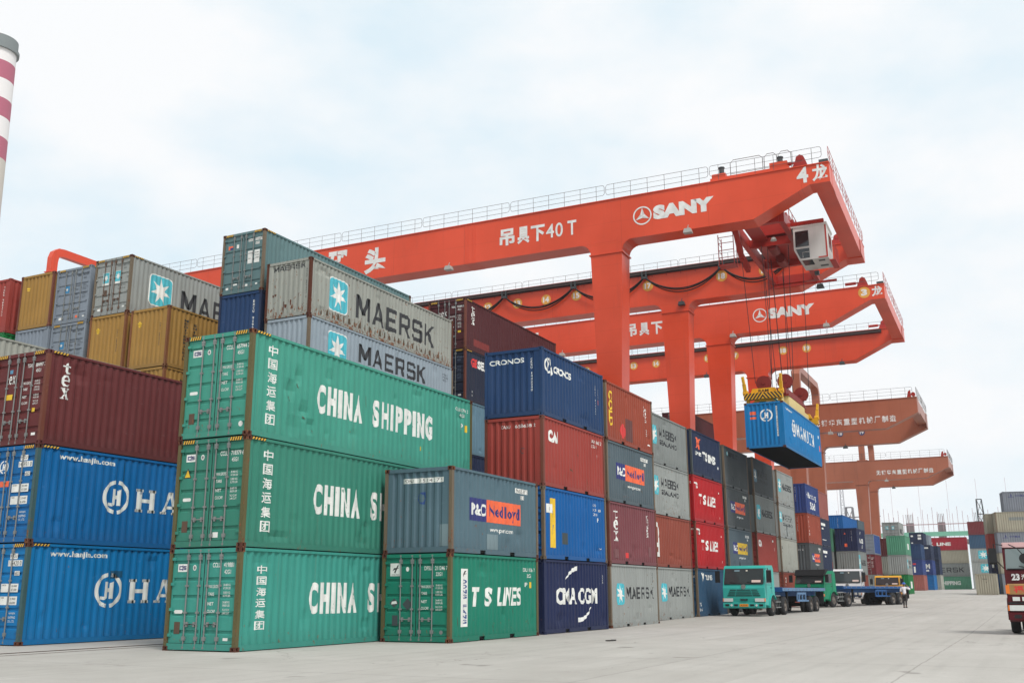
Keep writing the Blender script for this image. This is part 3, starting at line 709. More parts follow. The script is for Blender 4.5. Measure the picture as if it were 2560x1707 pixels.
def fma5(c): star(c, 's', 1.42, 2.75, .78, 2.2); maersk(c, 3.73, 9.5, 1.69, .86); mark(c, 's', BLACK, word('MSKU', 11.2, 11.7, 2.05, 2.15)+word('724311', 11.2, 11.75, 1.9, 2.0)+word('42G1', 11.2, 11.6, 1.75, 1.85))
stack(33.18, 26.42, L4, [hid(gbl, HS), hid(brn, HS), hid(cai, HS), hid(navy, HS),
 (mlb, HS, 'p', 'pale blue grey long container with teal star panel, just below the rust streaked grey one', fma5, dict(post=RPG, cast=RUST)),
 (mrst, HS, 'p', 'rust streaked light grey long container with teal star panel and rusty red corner posts', fma6, dict(post=RUST, cast=RUST))])
stack(33.34, 29.23, L4, [hid(brn), hid(gold), hid(mgr2), hid(cai),
 (cro, HC, 'p', 'dark blue container end with white upright number, under the topmost grey teal container', femc, dict(post=ndk)),
 (pogt, HC, 'd', 'grey teal long container with slate doors standing highest of all above the rusty grey one', fpo, dict(post=RPG, cast=RUST))])
def fmsc(c, txt=True):
    mark(c, 'e', YELLOWD, rect(.42, .72, 2.18, 2.24)+rect(.50, .66, 2.08, 2.14)+rect(.54, .60, 2.02, 2.3), 'emblem'); mark(c, 'e', BLACK, column('MSCU 6123456', 1.88, 1.93, 2.1, 1.0, .7))
    if txt: mark(c, 's', BLACK, column('MEDITERRANEAN', 1.04, 1.30, 2.45, .42, .74, .02)); mark(c, 's', BLACK, column('SHIPPING CO', 1.62, 1.86, 2.35, .5, .7, .03))
stack(33.25, 34.61, L4, [hid(yel), hid(brn), hid(gbl),
 (yel, HC, 'p', 'mustard container showing only its top edge between two others above the maroon one', lambda c: fmsc(c), dict(post=RPY)),
 (yel, HC, 'p', 'mustard long container with black upright lettering on its side, beside the top green container', lambda c: fmsc(c), dict(post=RPY))])
def fmk(c):
    star(c, 's', 1.3, 2.72, .78, 2.28); maersk(c, 3.42, 9.8, 1.42, 1.1); H = c.H; hazard(c)
    mark(c, 'e', WHITE, rect(.55, .98, 1.55, 2.2)+rect(1.36, 1.78, 1.55, 2.2), 'placard', 1); mark(c, 'e', TEAL, rect(.57, .96, 1.66, 2.18)+rect(1.38, 1.76, 1.66, 2.18), 'placard', 2)
    mark(c, 'e', WHITE, star_tris(.765, 1.92, .2, .85)+star_tris(1.57, 1.92, .2, .85), 'logo_star', 3); mark(c, 'e', TANP, rect(.70, .90, 1.0, 1.3), 'rusted_patch'); mark(c, 'e', WHITE, rect(.35, .55, .28, .4)+rect(2.0, 2.15, .3, .38), 'sticker')
    mark(c, 'e', BLACK, word('MSKU', 1.5, 1.76, H-.5, H-.4)+word('882714 3', 1.87, 2.28, H-.5, H-.4)+word('45G1', 1.9, 2.1, H-.66, H-.57)+word('30.480 KG', 1.6, 2.1, 1.4, 1.46)+word('4.020 KG', 1.6, 2.1, 1.25, 1.31))
stack(33.23, 37.34, L4, [hid(mgr2), hid(cai), hid(yel), hid(brn),
 (yel, HC, 'p', 'mustard container end directly under the grey container with two star placards on its doors', lambda c: fmsc(c, 0), dict(post=RPY)),
 (mgry, HC, 'd', 'light grey long container with rusty door rods and two star placards, at upper left', fmk, dict(post=RPG, cast=RUST, rods=paint('rusted_rod', (122, 96, 80), .5, .4)))])
def fgb(c, k=0):
    H = c.H; hazard(c); mark(c, 'e', paint('sky_placard', (70,150,200), 0, .1), rect(.62, .96, 1.62, 1.98), 'placard', 1); mark(c, 'e', WHITE, star_tris(.79, 1.8, .1), 'logo_star', 2)
    doorcode(c, 'MSKU', ('601347 2', '447109 6')[k], '45G1', BLACK)
    if k: mark(c, 'e', ORANGED, rect(1.55, 1.78, .25, .38), 'sticker')
    mark(c, 'e', WHITE, rect(.38, .6, .25, .38)+rect(2.05, 2.18, .25, .32), 'sticker')
stack(33.42, 40.29, L4, [hid(brn), hid(gbl), hid(navy), hid(cai),
 (gbl, HC, 'd', 'blue grey container doors with small star placard, lower of the identical pair at upper left', lambda c: fgb(c)),
 (gbl, HC, 'd', 'blue grey container doors with small star placard and orange sticker, upper one of the pair', lambda c: fgb(c, 1))])
stack(33.31, 42.82, L4, [hid(yel), hid(brn), hid(mgr2), hid(cai),
 (gbl, HC, 'p', 'pale blue grey container end with no lettering, under the leftmost mustard container', None),
 (yel, HC, 'p', 'leftmost mustard container end with rusty corners, left of the blue grey doors', lambda c: mark(c, 'e', YELLOWD, rect(.42, .72, 2.18, 2.24)+rect(.50, .66, 2.08, 2.14), 'emblem'), dict(post=RPR))])
stack(33.11, 45.87, L4, [hid(gbl), hid(brn), hid(mgr2), hid(cai),
 (grn, HC, 'p', 'vivid green container corner at the far left edge under a red one', None),
 (cai, HC, 'p', 'brick red container end with white upright number at the far left edge', lambda c: (mark(c, 'e', WHITE, column('TCKU 9051772', 1.92, 2.0, 2.5, .9, .75)), mark(c, 'e', YELLOWD, rect(1.5, 1.7, .5, .8), 'sticker')))])
def fte(c):
    hazard(c); tx(c, .72, 1.12, 2.62, 1.5); mark(c, 'e', WHITE, block('tex', .7, 1.2, 2.0, 2.25)); doorcode(c, 'TGHU', '723845 5', '45G1'); mark(c, 'e', YELLOWD, rect(1.92, 2.12, .95, 1.07), 'sticker')
    mark(c, 's', paint('faded_red_patch', (150, 62, 58), .2, .3), rect(1.0, 2.9, .35, .75), 'repaint_patch')
def fge(c):
    hazard(c); mark(c, 's', REDD, word('GE', .7, 1.45, 2.0, 2.5, .06)); mark(c, 's', WHITE, word('SE', 1.5, 2.2, 2.0, 2.5, .06)+word('ACO', 2.3, 3.5, 2.0, 2.5, .06)+rect(.8, .92, .55, .65)+rect(.8, .92, .35, .43))
    doorcode(c, 'GESU', '471622 8', '45G1', paint('pale_stencil', (120, 136, 160), 0, .1)); mark(c, 'e', WHITE, rect(1.95, 2.15, .28, .36), 'sticker')
ndd = paint('ink_blue', (44, 52, 74), .25, .4)
stack(47.34, 26.78, L4, [hid(brn), hid(mgr2),
 (ndk, HC, 'p', 'dark container sliver between the green stack end and the red container, low down', None),
 (slb, HC, 'p', 'chipped light steel blue container sliver between the green stack end and the strong blue container', None),
 (ndd, HC, 'd', 'ink blue long container with red and white lettering, below the upper maroon one', fge, dict(post=RPR, cast=RUST)),
 (texd, HC, 'd', 'dark maroon long container with white upright lettering, top of the stack under the crane cables', fte, dict(post=RPR, cast=RUST))], lod=0)
stack(90.0, 27.3, L4, [hid(brn), hid(mgr2), hid(cai), hid(navy), hid(brn), (texd, HC, 'd', 'dark maroon container with white door marks, seen past the far crane legs', lambda c: doorcode(c, 'TGHU', '515263 1', '45G1'))], lod=1)
stack(51.6, 19.35, L2, [hid(mgr2), hid(brn), hid(gbl), (mgr2, HC, 'p', 'grey container whose upper rear corner peeps over the two star panel containers', None)], lod=1)

# --- front row, twenty-foot containers four high
def fts(c):
    H = c.H; mark(c, 'e', WHITE, rect(.28, .66, H-.66, H-.28), 'emblem_plate', 1); mark(c, 'e', BLACK, [[(.42,H-.55),(.46,H-.58),(.58,H-.34),(.54,H-.34)],[(.36,H-.5),(.42,H-.42),(.6,H-.42),(.5,H-.45)]]+word('DONG FANG', .33, .61, H-.64, H-.60), 'emblem', 2)
    mark(c, 'e', WHITE, disc(.9, H-.46, .07, 12, .8), 'approval_mark'); doorcode(c, 'DFSU', '211246 7', '22G1'); mark(c, 'e', DARKP, [[(.44,1.0),(.60,1.14),(.44,1.28),(.28,1.14)],[(.92,.92),(1.10,1.10),(.92,1.28),(.74,1.10)]]+rect(.38, .58, .48, .78), 'placard')
    mark(c, 'e', WHITE, [[(.34,1.1),(.55,1.12),(.52,1.2),(.36,1.18)]], 'placard_scrap', 2); mark(c, 'e', GALV, disc(2.1, .30, .06, 10), 'approval_mark')
    mark(c, 's', WHITE, rect(.70, 1.11, .44, 2.14), 'name_board', 1); mark(c, 's', BLUED, column('DONG FANG', .80, 1.02, 1.82, .5, .8, .03), 'lettering', 2); mark(c, 's', BLACK, [[(.82,1.9),(.86,1.88),(1.0,2.08),(.95,2.08)],[(.78,1.95),(.85,2.0),(1.03,2.0),(.92,1.97)]], 'emblem', 2)
    tslines(c, WHITE, 1.3, 4.82, 1.02, 1.6); sidecode(c, 'DFSU 211246 7', '22G1', 4.9, 2.24); mark(c, 's', WHITE, word('P', 5.1, 5.22, 1.62, 1.76, .02)); mark(c, 's', YELLOWD, rect(5.42, 5.54, 1.58, 1.78), 'sticker')
    dents(c, [(.45,.75,.08,.35),(2.7,.45,.15,.2),(5.2,.55,.2,.15),(4.1,1.0,.05,.3)])
def fpo1(c):
    nedlloyd(c); mark(c, 'e', WHITE, rect(.66, 2.12, 2.12, 2.27), 'number_plate'); mark(c, 'e', BLACK, word('PONU', .70, 1.05, 2.145, 2.245)+word('0 5 3 4 2 7 5', 1.24, 2.07, 2.145, 2.245), 'lettering', 2)
    mark(c, 'e', BLUED, [q for i, q in enumerate(ring(1.33, 1.66, .17, .13, 0, 360, 24, .85)) if i % 4 != 3]+rect(1.36, 1.46, 1.76, 1.84)+rect(1.34, 1.44, 1.47, 1.53), 'emblem')
    mark(c, 's', PATCHM, rect(2.34, 3.08, .18, .66), 'repair_patch'); mark(c, 'e', PATCHM, rect(1.98, 2.3, .2, .85), 'repair_patch')
stack(26.62, 15.48, L2, [
 (tsg, HS, 'd', 'emerald green short container with white upright name board, standing on the ground', fts, dict(post=RP, cast=RUST)),
 (pog, HS, 'p', 'slate grey short container with blue and orange panel, standing on the emerald green one', fpo1, dict(post=RPG, cast=RUST))])
def fcma(c):
    mark(c, 's', WHITE, word('CMA', 1.1, 2.95, 1.0, 1.6, .04)+word('CGM', 3.15, 5.0, 1.0, 1.6, .04))
    def arc(pts, w): return [[(a[0], a[1]), (b[0], b[1]), (b[0]+w*.2, b[1]+w), (a[0]+w*.2, a[1]+w)] for a, b in zip(pts, pts[1:])]
    A = [(1.86,1.70),(1.98,1.88),(2.15,2.0),(2.35,2.08),(2.6,2.17),(3.0,2.24)]; B = [(3.05,.34),(3.45,.36),(3.75,.44),(4.0,.56),(4.2,.7),(4.34,.86)]
    wA = [.03,.07,.1,.13,.15,.17]; wB = [.17,.15,.13,.1,.07,.03]
    mark(c, 's', WHITE, [[A[i], A[i+1], (A[i+1][0]+.02, A[i+1][1]+wA[i+1]), (A[i][0]+.02, A[i][1]+wA[i])] for i in range(5)]+[[B[i], B[i+1], (B[i+1][0]-.02, B[i+1][1]+wB[i+1]), (B[i][0]-.02, B[i][1]+wB[i])] for i in range(5)], 'emblem')
    mark(c, 's', WHITE, column('CMAU 1203385', 5.28, 5.34, 2.1, .9, .7)+column('2210', 5.62, 5.69, 2.1, 1.75, .7))
def fblu(c):
    mark(c, 's', YELLOWD, rect(.66, 1.05, .42, 2.2), 'yellow_board', 1); mark(c, 's', WHITE, rect(.28, .78, 1.66, 1.98), 'notice_plate', 2); mark(c, 's', BLACK, word('P', .50, .56, 1.72, 1.86), 'lettering', 3); mark(c, 's', DARKP, rect(1.7, 2.15, .58, 1.0), 'dark_patch')
    mark(c, 's', BLUED, [[(.78,.9),(.86,.92),(.95,1.25),(.9,1.25)],[(.8,1.5),(.88,1.48),(.92,1.75),(.86,1.78)]], 'scrape', 2)
    mark(c, 's', WHITE, word('IKSU', 4.7, 5.1, 2.18, 2.28)+word('031181', 4.7, 5.6, 2.0, 2.1)+word('22G1', 4.7, 5.15, 1.82, 1.92)+word('P', 5.15, 5.26, 1.58, 1.74)+word('TAL', 5.3, 5.6, .5, .56))
def fcai(c):
    mark(c, 's', WHITE, word('CAI', .56, 1.44, 1.68, 2.14, .06)); mark(c, 'e', WHITE, word('CAXU', .68, 1.08, 2.18, 2.30)+word('658638 2', 1.28, 2.12, 2.18, 2.30)); mark(c, 's', WHITE, word('CAXU 658638 2', 4.7, 5.75, 2.16, 2.30)+word('22G1', 4.75, 5.2, 1.97, 2.09)+word('P', 5.25, 5.36, 1.55, 1.72)); dents(c, [(3.2,1.5,.2,.1),(4.2,.7,.1,.3),(2.5,.9,.3,.15)])
    mark(c, 'e', DARKP, ring(1.58, 1.32, .11, .085, 40, 300, 10), 'scuff')
def fcro(c):
    mark(c, 'e', WHITE, word('CRONOS', .2, 1.66, 2.05, 2.24, .025)); mark(c, 'e', WHITE, column('CRSU 1442240', 1.93, 2.0, 2.2, .92, .8, .01)); mark(c, 's', WHITE, word('CRONOS', 1.14, 2.72, 1.78, 2.05, .05)); mark(c, 's', WHITE, ring(.62, 1.98, .30, .22, 30, 300, 18)+[[(.5,2.1),(.62,2.3),(.7,2.05),(.62,1.8)],[(.78,1.9),(.95,1.98),(1.0,1.7),(.9,1.62)],[(.7,2.3),(.78,2.18),(.82,1.95),(.74,2.05)]], 'emblem')
    mark(c, 's', WHITE, column('CRSU 144224', 5.2, 5.27, 2.0, .75, .7)+column('22G1', 5.5, 5.57, 1.9, 1.5, .7)); mark(c, 's', ORANGED, rect(5.5, 5.58, 1.24, 1.44), 'sticker')
stack(33.34, 15.58, L2, [
 (navy, HS, 'p', 'navy short container with bold white lettering between two broken arcs, on the ground', fcma),
 (blu, HS, 'd', 'mid blue short container with tall yellow board on its side, above the navy one', fblu, dict(post=RPG)),
 (cai, HS, 'p', 'scuffed brick red short container with white number on its end, under the strong blue one', fcai, dict(post=RPR)),
 (cro, HS, 'p', 'strong blue short container with white winged emblem, topmost above the scuffed red one', fcro, dict(cast=cro))])
def fmae(c, s=0): star(c, 's', .72+s*.0, 1.66, .92, 1.8, edge=False); maersk(c, 1.92, 5.45, 1.40, .5); mark(c, 's', BLACK, column('MSKU2', 5.0, 5.07, 2.3, 1.7, .7)+column('221', 5.35, 5.42, 2.3, 1.8, .7))
def ftx2(c): tx(c, .66, 1.08, 2.32, .9); mark(c, 's', WHITEC, column('TGHU3122', 4.72, 4.95, 2.25, 1.25, .8, .01)); mark(c, 's', paint('pale_maroon_patch', (146, 98, 100), .2, .3), rect(.66, 1.1, .25, .62)+rect(4.9, 5.3, .4, .85), 'repaint_patch'); mark(c, 's', REDD, rect(2.0, 2.35, .28, .5), 'red_patch')
def fpo2(c): nedlloyd(c); dents(c, [(.3,1.9,.2,.06),(4.3,.8,.1,.2)])
def fgold(c):
    mark(c, 's', YELLOWD, turned('GOLD', .42, .88, .68, 2.22, .04)); mark(c, 's', paint('grey_patch', (120, 74, 70), .2, .4), rect(2.4, 3.3, .25, 1.25), 'repaint_patch'); mark(c, 's', REDD, disc(2.1, .62, .33, 12), 'red_patch'); mark(c, 's', WHITE, column('GLD', 4.9, 5.05, 2.2, 1.65, .7)+column('8172', 5.1, 5.25, 2.1, 1.4, .7)+column('22', 5.15, 5.28, 1.1, .75, .7)); mark(c, 's', WHITE, rect(5.4, 5.7, .38, .44), 'sticker'); doorcode(c, 'GLDU', '317726 3', '22G1')
stack(40.12, 15.74, L2, [
 (mgry, HS, 'p', 'light grey short container with teal star panel on the ground beside the navy one', lambda c: fmae(c), dict(post=RPG, cast=RUST)),
 (texp, HS, 'd', 'pinkish maroon short container with white upright letters and patched paint', ftx2, dict(post=RPR)),
 (pog2, HS, 'd', 'steel grey short container with blue and orange panel, under the rust orange one', fpo2, dict(post=RPG)),
 (gold, HS, 'd', 'rust orange short container with yellow sideways lettering, topmost beside the strong blue one', fgold, dict(post=RPG, cast=RUST))])
def fctt(c): mark(c, 's', WHITEC, turned('CTI', .1, .72, .5, 2.2, .05)); mark(c, 's', YELLOWD, rect(.3, .38, .3, .36), 'sticker')
def fms(c, rust=0):
    star(c, 's', -.1+.14, .96, 1.0, 1.96, edge=False); mark(c, 's', BLACK, block('MAERSK', 1.3, 4.28, 1.46, 1.92)+word('SEALAND', 1.3, 4.3, 1.06, 1.32, .04)); mark(c, 's', BLACK, column('MWCU', 5.05, 5.12, 2.4, 1.9, .7)+column('6812', 5.3, 5.37, 2.4, 1.8, .7))
stack(48.9, 16.74, L2, [
 (mgry, HS, 'p', 'light grey short container with teal star panel on the ground, under the terracotta one', lambda c: fmae(c), dict(post=RPG)),
 (cti, HS, 'p', 'terracotta short container with white sideways letters at its near edge', fctt, dict(post=RPR)),
 (mgry, HS, 'p', 'light grey short container with two black lettering lines, directly above the terracotta one', fms, dict(post=RPG)),
 (mgr2, HS, 'p', 'mid grey short container with two black lettering lines, topmost beside the dark navy one', fms, dict(post=RPG))])
def fysl(c): mark(c, 's', WHITE, [[(.95,2.35),(1.1,2.4),(1.25,2.0),(1.12,1.9)],[(1.22,2.3),(1.4,2.38),(1.2,1.85),(1.1,1.95)]], 'emblem'); mark(c, 's', WHITE, word('YSLINES', 1.55, 3.0, 1.98, 2.26, .03)+word('YS', .4, .7, .55, .75)+word('LINE', .4, .9, .3, .45)); doorcode(c, 'YSLU', '209113 7', '22G1')
def ftsr(c, n): tslines(c, WHITE, 1.15, 4.6, 1.02, 1.6); mark(c, 's', WHITE, word('TS', .38, .98, 1.84, 2.2, .06)); mark(c, 's', WHITE, rect(5.3, 5.42, 1.9, 2.0)+rect(5.3, 5.4, .4, .52), 'sticker'); doorcode(c, 'TSLU', n, '22G1')
def fone(c): mark(c, 's', ORANGED, [[(.95,2.2),(1.25,2.25),(1.75,1.62),(1.55,1.55)],[(1.6,2.22),(1.9,2.2),(1.15,1.6),(.95,1.62)]], 'emblem'); mark(c, 's', WHITE, word('LINES', .75, 2.0, 1.2, 1.42, .04)+word('T S', 2.3, 3.2, 1.0, 1.55, .06)+word('LINES', 3.4, 4.9, 1.0, 1.5, .06)); mark(c, 's', WHITE, rect(5.4, 5.5, .8, .95), 'sticker')
stack(55.66, 16.72, L2, [
 (ysl, HS, 'd', 'dusty blue short container on the ground, half hidden by the turquoise truck', fysl, dict(post=RPG)),
 (red, HS, 'd', 'signal red short container with white lettering, lower of the two red ones', lambda c: ftsr(c, '117724 0'), dict(post=RPR)),
 (red, HS, 'p', 'signal red short container with white lettering, upper of the two red ones', lambda c: ftsr(c, '117650 2'), dict(post=red)),
 (ndk, HS, 'p', 'dark navy short container with orange cross emblem, above the two signal red ones', fone, dict(post=dgy))])
def fm4(c): star(c, 's', .9, 1.25, 1.98, 2.3, edge=False); mark(c, 's', BLACK, word('MAERSK', 1.5, 3.6, 1.98, 2.3, .03))
stack(63.35, 16.94, L2, [
 (dgy, HS, 'd', 'dark grey container on the ground hidden behind the cab of the turquoise truck', None),
 (pog2, HS, 'd', 'steel grey short container with blue and yellow panel, second up behind the turquoise truck', lambda c: nedlloyd(c, YELLOWD), dict(post=RPG)),
 (dgy, HS, 'd', 'dark grey short container with blue and orange panel, third up right of the red ones', lambda c: nedlloyd(c), dict(post=RPG)),
 (dgy, HS, 'p', 'dark grey short container with faint small black lettering, topmost right of the dark navy one', fm4, dict(post=RPG))])
stack(70.55, 16.85, L2, [
 (mgry, HS, 'p', 'light grey container at the bottom, glimpsed between the turquoise and green trucks', lambda c: mark(c, 's', BLACK, word('MAERSK', .6, 2.4, .65, .95, .05)), dict(post=RPG)),
 (cai, HS, 'd', 'brick red short container with small white mark, second up behind the turquoise truck flatbed', lambda c: (mark(c, 's', WHITE, word('CAI', .6, 1.5, 1.65, 2.15, .06)), mark(c, 's', WHITE, rect(4.8, 5.1, 2.1, 2.25)+rect(5.2, 5.4, 1.5, 1.7), 'sticker')), dict(post=RPR)),
 (mgr2, HS, 'p', 'mid grey short container with teal star panel, third up behind the turquoise truck', lambda c: (star(c, 's', .6, 1.6, .95, 1.95, edge=False), maersk(c, 1.9, 5.3, 1.45, .5)), dict(post=RPG)),
 (dgy, HS, 'p', 'grey short container with dull black lettering, topmost third from the dark navy one', lambda c: (star(c, 's', .3, 1.1, .9, 1.8, edge=False, teal=slb), mark(c, 's', BLACK, block('MAERSK', 1.5, 4.4, 1.35, 1.8)+word('SEALAND', 1.5, 4.4, .95, 1.2, .03))), dict(post=RPG))])
stack(79.5, 17.2, L2, [
 (cti, HS, 'd', 'terracotta container at the bottom with white upright script, left of the green truck', lambda c: mark(c, 's', WHITE, turned('Florens', .75, 1.05, .4, 2.2, .03)), dict(post=RPR)),
 (wht, HS, 'p', 'stained dirty white short container, second up left of the green truck roof', lambda c: mark(c, 's', BLACK, word('EAL', .3, .8, 1.75, 1.95)), dict(post=RPG)),
 (mgry, HS, 'p', 'light grey short container with teal panel and a dark upright stain, third up', lambda c: (star(c, 's', .3, 1.1, 1.2, 2.0, edge=False), mark(c, 's', BLACK, block('MAERSK', 1.5, 4.9, 1.35, 1.85)+word('SEALAND', 1.5, 4.9, .95, 1.2, .03)), mark(c, 's', DARKP, rect(2.5, 2.8, .2, 1.0), 'stain')), dict(post=RPG)),
 (mgry, HS, 'p', 'light grey short container with teal panel, topmost under the hanging blue container', lambda c: (star(c, 's', .5, 1.5, .95, 1.95, edge=False), maersk(c, 1.9, 5.3, 1.45, .5)), dict(post=RPG))])
stack(91.9, 17.45, L2, [
 (brn, HS, 'p', 'rust brown container on the ground behind the green truck cab', None, {}),
 (dgy, HS, 'p', 'grey short container with blue and orange panel above the green truck cab', lambda c: (nedlloyd(c), mark(c, 'e', WHITE, word('XANPU 11 2', .3, 1.9, 1.95, 2.1))), {}),
 (gold, HS, 'p', 'rust orange short container with white upright lettering under the cobalt one', lambda c: (mark(c, 'e', WHITE, column('TRIU 41823', 1.5, 1.56, 2.3, 1.0, .7)), mark(c, 's', WHITE, column('TRITON', .5, .75, 2.3, .6, .7, .02)+column('4182', 5.2, 5.4, 2.2, 1.3, .7))), {}),
 (hbb, HS, 'p', 'cobalt short container with white scrawled lettering, topmost left of the brown crane leg', lambda c: (mark(c, 'e', WHITE, column('SUDU 30112', 1.5, 1.56, 2.3, 1.0, .7)), mark(c, 's', WHITE, word('Hamburg', 1.0, 4.9, 1.25, 1.9, .02)+word('Süd', 1.9, 4.2, .45, 1.1, .03)+word('H', .5, .9, 1.4, 1.9))), {})], lod=1)
stack(98.6, 17.8, L2, [
 (brn, HS, 'p', 'rust brown container on the ground behind the brown crane leg', None), (ndk, HS, 'p', 'dark navy container with white label, second up left of the brown crane leg', lambda c: mark(c, 's', WHITE, rect(1.8, 3.8, 1.95, 2.2)+rect(2.4, 3.2, 1.6, 1.75), 'number_plate')),
 (ndk, HS, 'p', 'dark navy container with white label, third up left of the brown crane leg', lambda c: mark(c, 's', WHITE, rect(1.8, 3.8, 1.95, 2.2)+rect(2.0, 2.8, 1.6, 1.75)+rect(2.0, 4.0, .6, .66), 'number_plate')), (sal, HS, 'p', 'salmon red container on top left of the brown crane leg', None)], lod=1)

# --- farther along the row
stack(122.2, 17.84, L2, [
 (brn, HS, 'p', 'rust brown container on the ground behind the white truck', None),
 (mgr2, HS, 'p', 'grey short container with black lettering above the white truck cab', lambda c: (star(c, 's', .3, 1.3, .6, 2.2, edge=False), maersk(c, 1.9, 5.3, 1.35, .62))),
 (navy, HS, 'p', 'navy short container with two orange stickers on its end, under the blue one', lambda c: (mark(c, 'e', ORANGED, [[(1.0,1.9),(1.2,1.9),(1.1,2.08)]]+rect(1.0, 1.3, .5, .85), 'sticker'), mark(c, 'e', WHITE, column('CMAU 40211', 1.8, 1.86, 2.3, 1.1, .7)), mark(c, 's', WHITE, word('CMA CGM', 1.8, 4.4, .95, 1.5, .04)), mark(c, 's', WHITE, [[(2.4,1.9),(2.55,1.9),(3.1,2.3),(2.7,2.25)],[(3.2,.4),(3.5,.35),(3.9,.8),(3.7,.8)]], 'emblem')))], lod=1)
stack(121.6, 20.5, L2, [(gbl, HS, 'p', 'blue grey container on the ground behind the white truck, farther row', None), (mgr2, HS, 'p', 'grey container with teal star on its end, left of the grey lettered one', lambda c: (mark(c, 'e', TEAL, rect(1.5, 2.15, .8, 2.0), 'logo_field', 1), mark(c, 'e', WHITE, star_tris(1.8, 1.4, .3), 'logo_star', 2), mark(c, 'e', ORANGED, rect(2.16, 2.3, .7, 1.4), 'sticker'))), (sgr, HS, 'p', 'pale greenish container left of the navy one', None)], lod=1)
stack(141, 22.2, L4, [(brn, HS, 'p', 'rust brown container low in the far row behind the navy one', None), (gbl, HS, 'p', 'blue grey container second up in the far row behind the navy one', None), (dgy, HS, 'p', 'dark grey container third up in the far row behind the navy one', None), (blu, HS, 'p', 'mid blue long container topmost behind the navy one, right of the brown crane leg', lambda c: mark(c, 'e', WHITE, column('TGHU 2104', 1.7, 1.78, 2.2, .9, .7)))], lod=1)
stack(154, 22.2, L2, [(brn, HS, 'p', 'rust brown container at the bottom behind the brown lattice ladder leg', None), (dgy, HS, 'p', 'dark grey container second up behind the brown ladder leg', None), (gbl, HS, 'p', 'blue grey container third up behind the brown ladder leg', None), (pog2, HS, 'p', 'steel grey container topmost behind the brown ladder leg', None)], lod=1)
stack(141.5, 18.6, L2, [(mgr2, HS, 'p', 'grey container on the ground behind the white truck mirror', None), (drd, HS, 'd', 'dark red container with rodded doors, under the steel grey doors', lambda c: doorcode(c, 'TGHU', '51526 1', '22G1')), (gbl, HS, 'd', 'blue grey container with rodded doors beside the far maroon one', lambda c: mark(c, 's', BLUED, rect(.13, 5.93, .18, 2.48), 'blue_board'))], lod=1)
stack(158, 18.03, L2, [(mgr2, HS, 'p', 'grey container with small orange sticker beside the yellow truck', lambda c: mark(c, 'e', ORANGED, rect(.8, 1.1, .3, .7), 'sticker')), (wht, HS, 'p', 'greyish white container end with stained ribs under the far maroon one', lambda c: mark(c, 's', BLACK, word('MSC', 1.5, 4.5, 1.0, 1.7, .04))), (texm, HS, 'p', 'far maroon container end with white upright number', lambda c: mark(c, 'e', WHITE, column('TGHU 3011', 1.75, 1.82, 2.2, .9, .7)))], lod=1)
stack(164.6, 17.85, L2, [(slb, HS, 'p', 'pale steel blue container at the bottom right of the far maroon stack', None), (hbb, HS, 'p', 'cobalt container with white lettering right of the stained white one', lambda c: mark(c, 's', WHITE, word('Hamburg', .8, 5.2, 1.3, 1.9, .03)+word('Süd', 2, 4, .6, 1.1, .03))), (bei, HS, 'p', 'beige container with black lettering right of the far maroon one', lambda c: mark(c, 's', BLACK, word('MSC', 1.2, 4.8, .9, 1.7, .04))), (mgry, HS, 'd', 'light grey container with two pale star placards on its doors, above the far maroon one', lambda c: (mark(c, 'e', TEAL, rect(.5, .9, 1.5, 2.0)+rect(1.4, 1.8, 1.5, 2.0), 'placard', 1), mark(c, 'e', WHITE, star_tris(.7, 1.75, .22)+star_tris(1.6, 1.75, .22), 'logo_star', 2), mark(c, 's', BLACK, word('MSC', 1.2, 4.8, .9, 1.7, .04))))], lod=1)
stack(149, 15.55, L2, [(grn, HS, 'p', 'vivid green container with white label on the ground behind the man in white', lambda c: mark(c, 's', WHITE, rect(2.4, 4.6, .8, 1.7), 'label_board')), (mgry, HS, 'p', 'light grey container with black lettering above the vivid green one', lambda c: (star(c, 's', .4, 1.4, .8, 2.0, edge=False), mark(c, 's', BLACK, block('MAERSK', 2.0, 5.2, 1.4, 1.9)+word('SEALAND', 2, 5.2, .9, 1.2, .03)))), (sgr, HS, 'p', 'soft green container with white label on top of the light grey one', lambda c: mark(c, 's', WHITE, rect(2.4, 4.2, .8, 1.6), 'label_board'))], lod=1)
stack(189, 17.3, L2, [(sal, HS, 'p', 'salmon container on the ground at the far end of the row', None), (hbb, HS, 'p', 'cobalt container with red and white marks above the salmon one', lambda c: (mark(c, 'e', REDD, rect(.9, 1.4, 1.7, 1.95), 'emblem'), mark(c, 'e', WHITE, rect(1.0, 1.3, .4, 1.4), 'emblem'))), (cro, HS, 'p', 'strong blue container end with small white mark above the cobalt one', lambda c: mark(c, 'e', WHITE, rect(.5, .7, 1.4, 1.7), 'sticker'))], lod=2)
stack(196.5, 16.35, L2, [(hjb, HS, 'd', 'bright blue container doors on the ground at the far end', None), (hbb, HS, 'p', 'cobalt container with white letters above the bright blue doors', lambda c: mark(c, 'e', WHITE, word('ZIM', .4, 2.0, 1.1, 1.9, .05)+rect(.8, 1.8, .6, .9))), (ndk, HS, 'p', 'dark navy container with white strip above the lettered cobalt one', lambda c: mark(c, 'e', WHITE, rect(.3, 2.0, 1.95, 2.2), 'number_plate'))], lod=2)
stack(206, 18.3, L2, [(brn, HS, 'p', 'rust brown container at the bottom of the far end stack', None), (dgy, HS, 'p', 'dark grey container second in the far end stack', None), (navy, HS, 'p', 'navy container third in the far end stack', None), (ndk, HS, 'd', 'dark navy container doors with white labels, topmost at the far end', lambda c: mark(c, 'e', WHITE, rect(.3, .7, 1.8, 2.1)+rect(1.5, 2.1, 1.9, 2.2)+rect(1.5, 2.1, 1.3, 1.7)+rect(.3, .6, .6, .8), 'number_plate'))], lod=2)
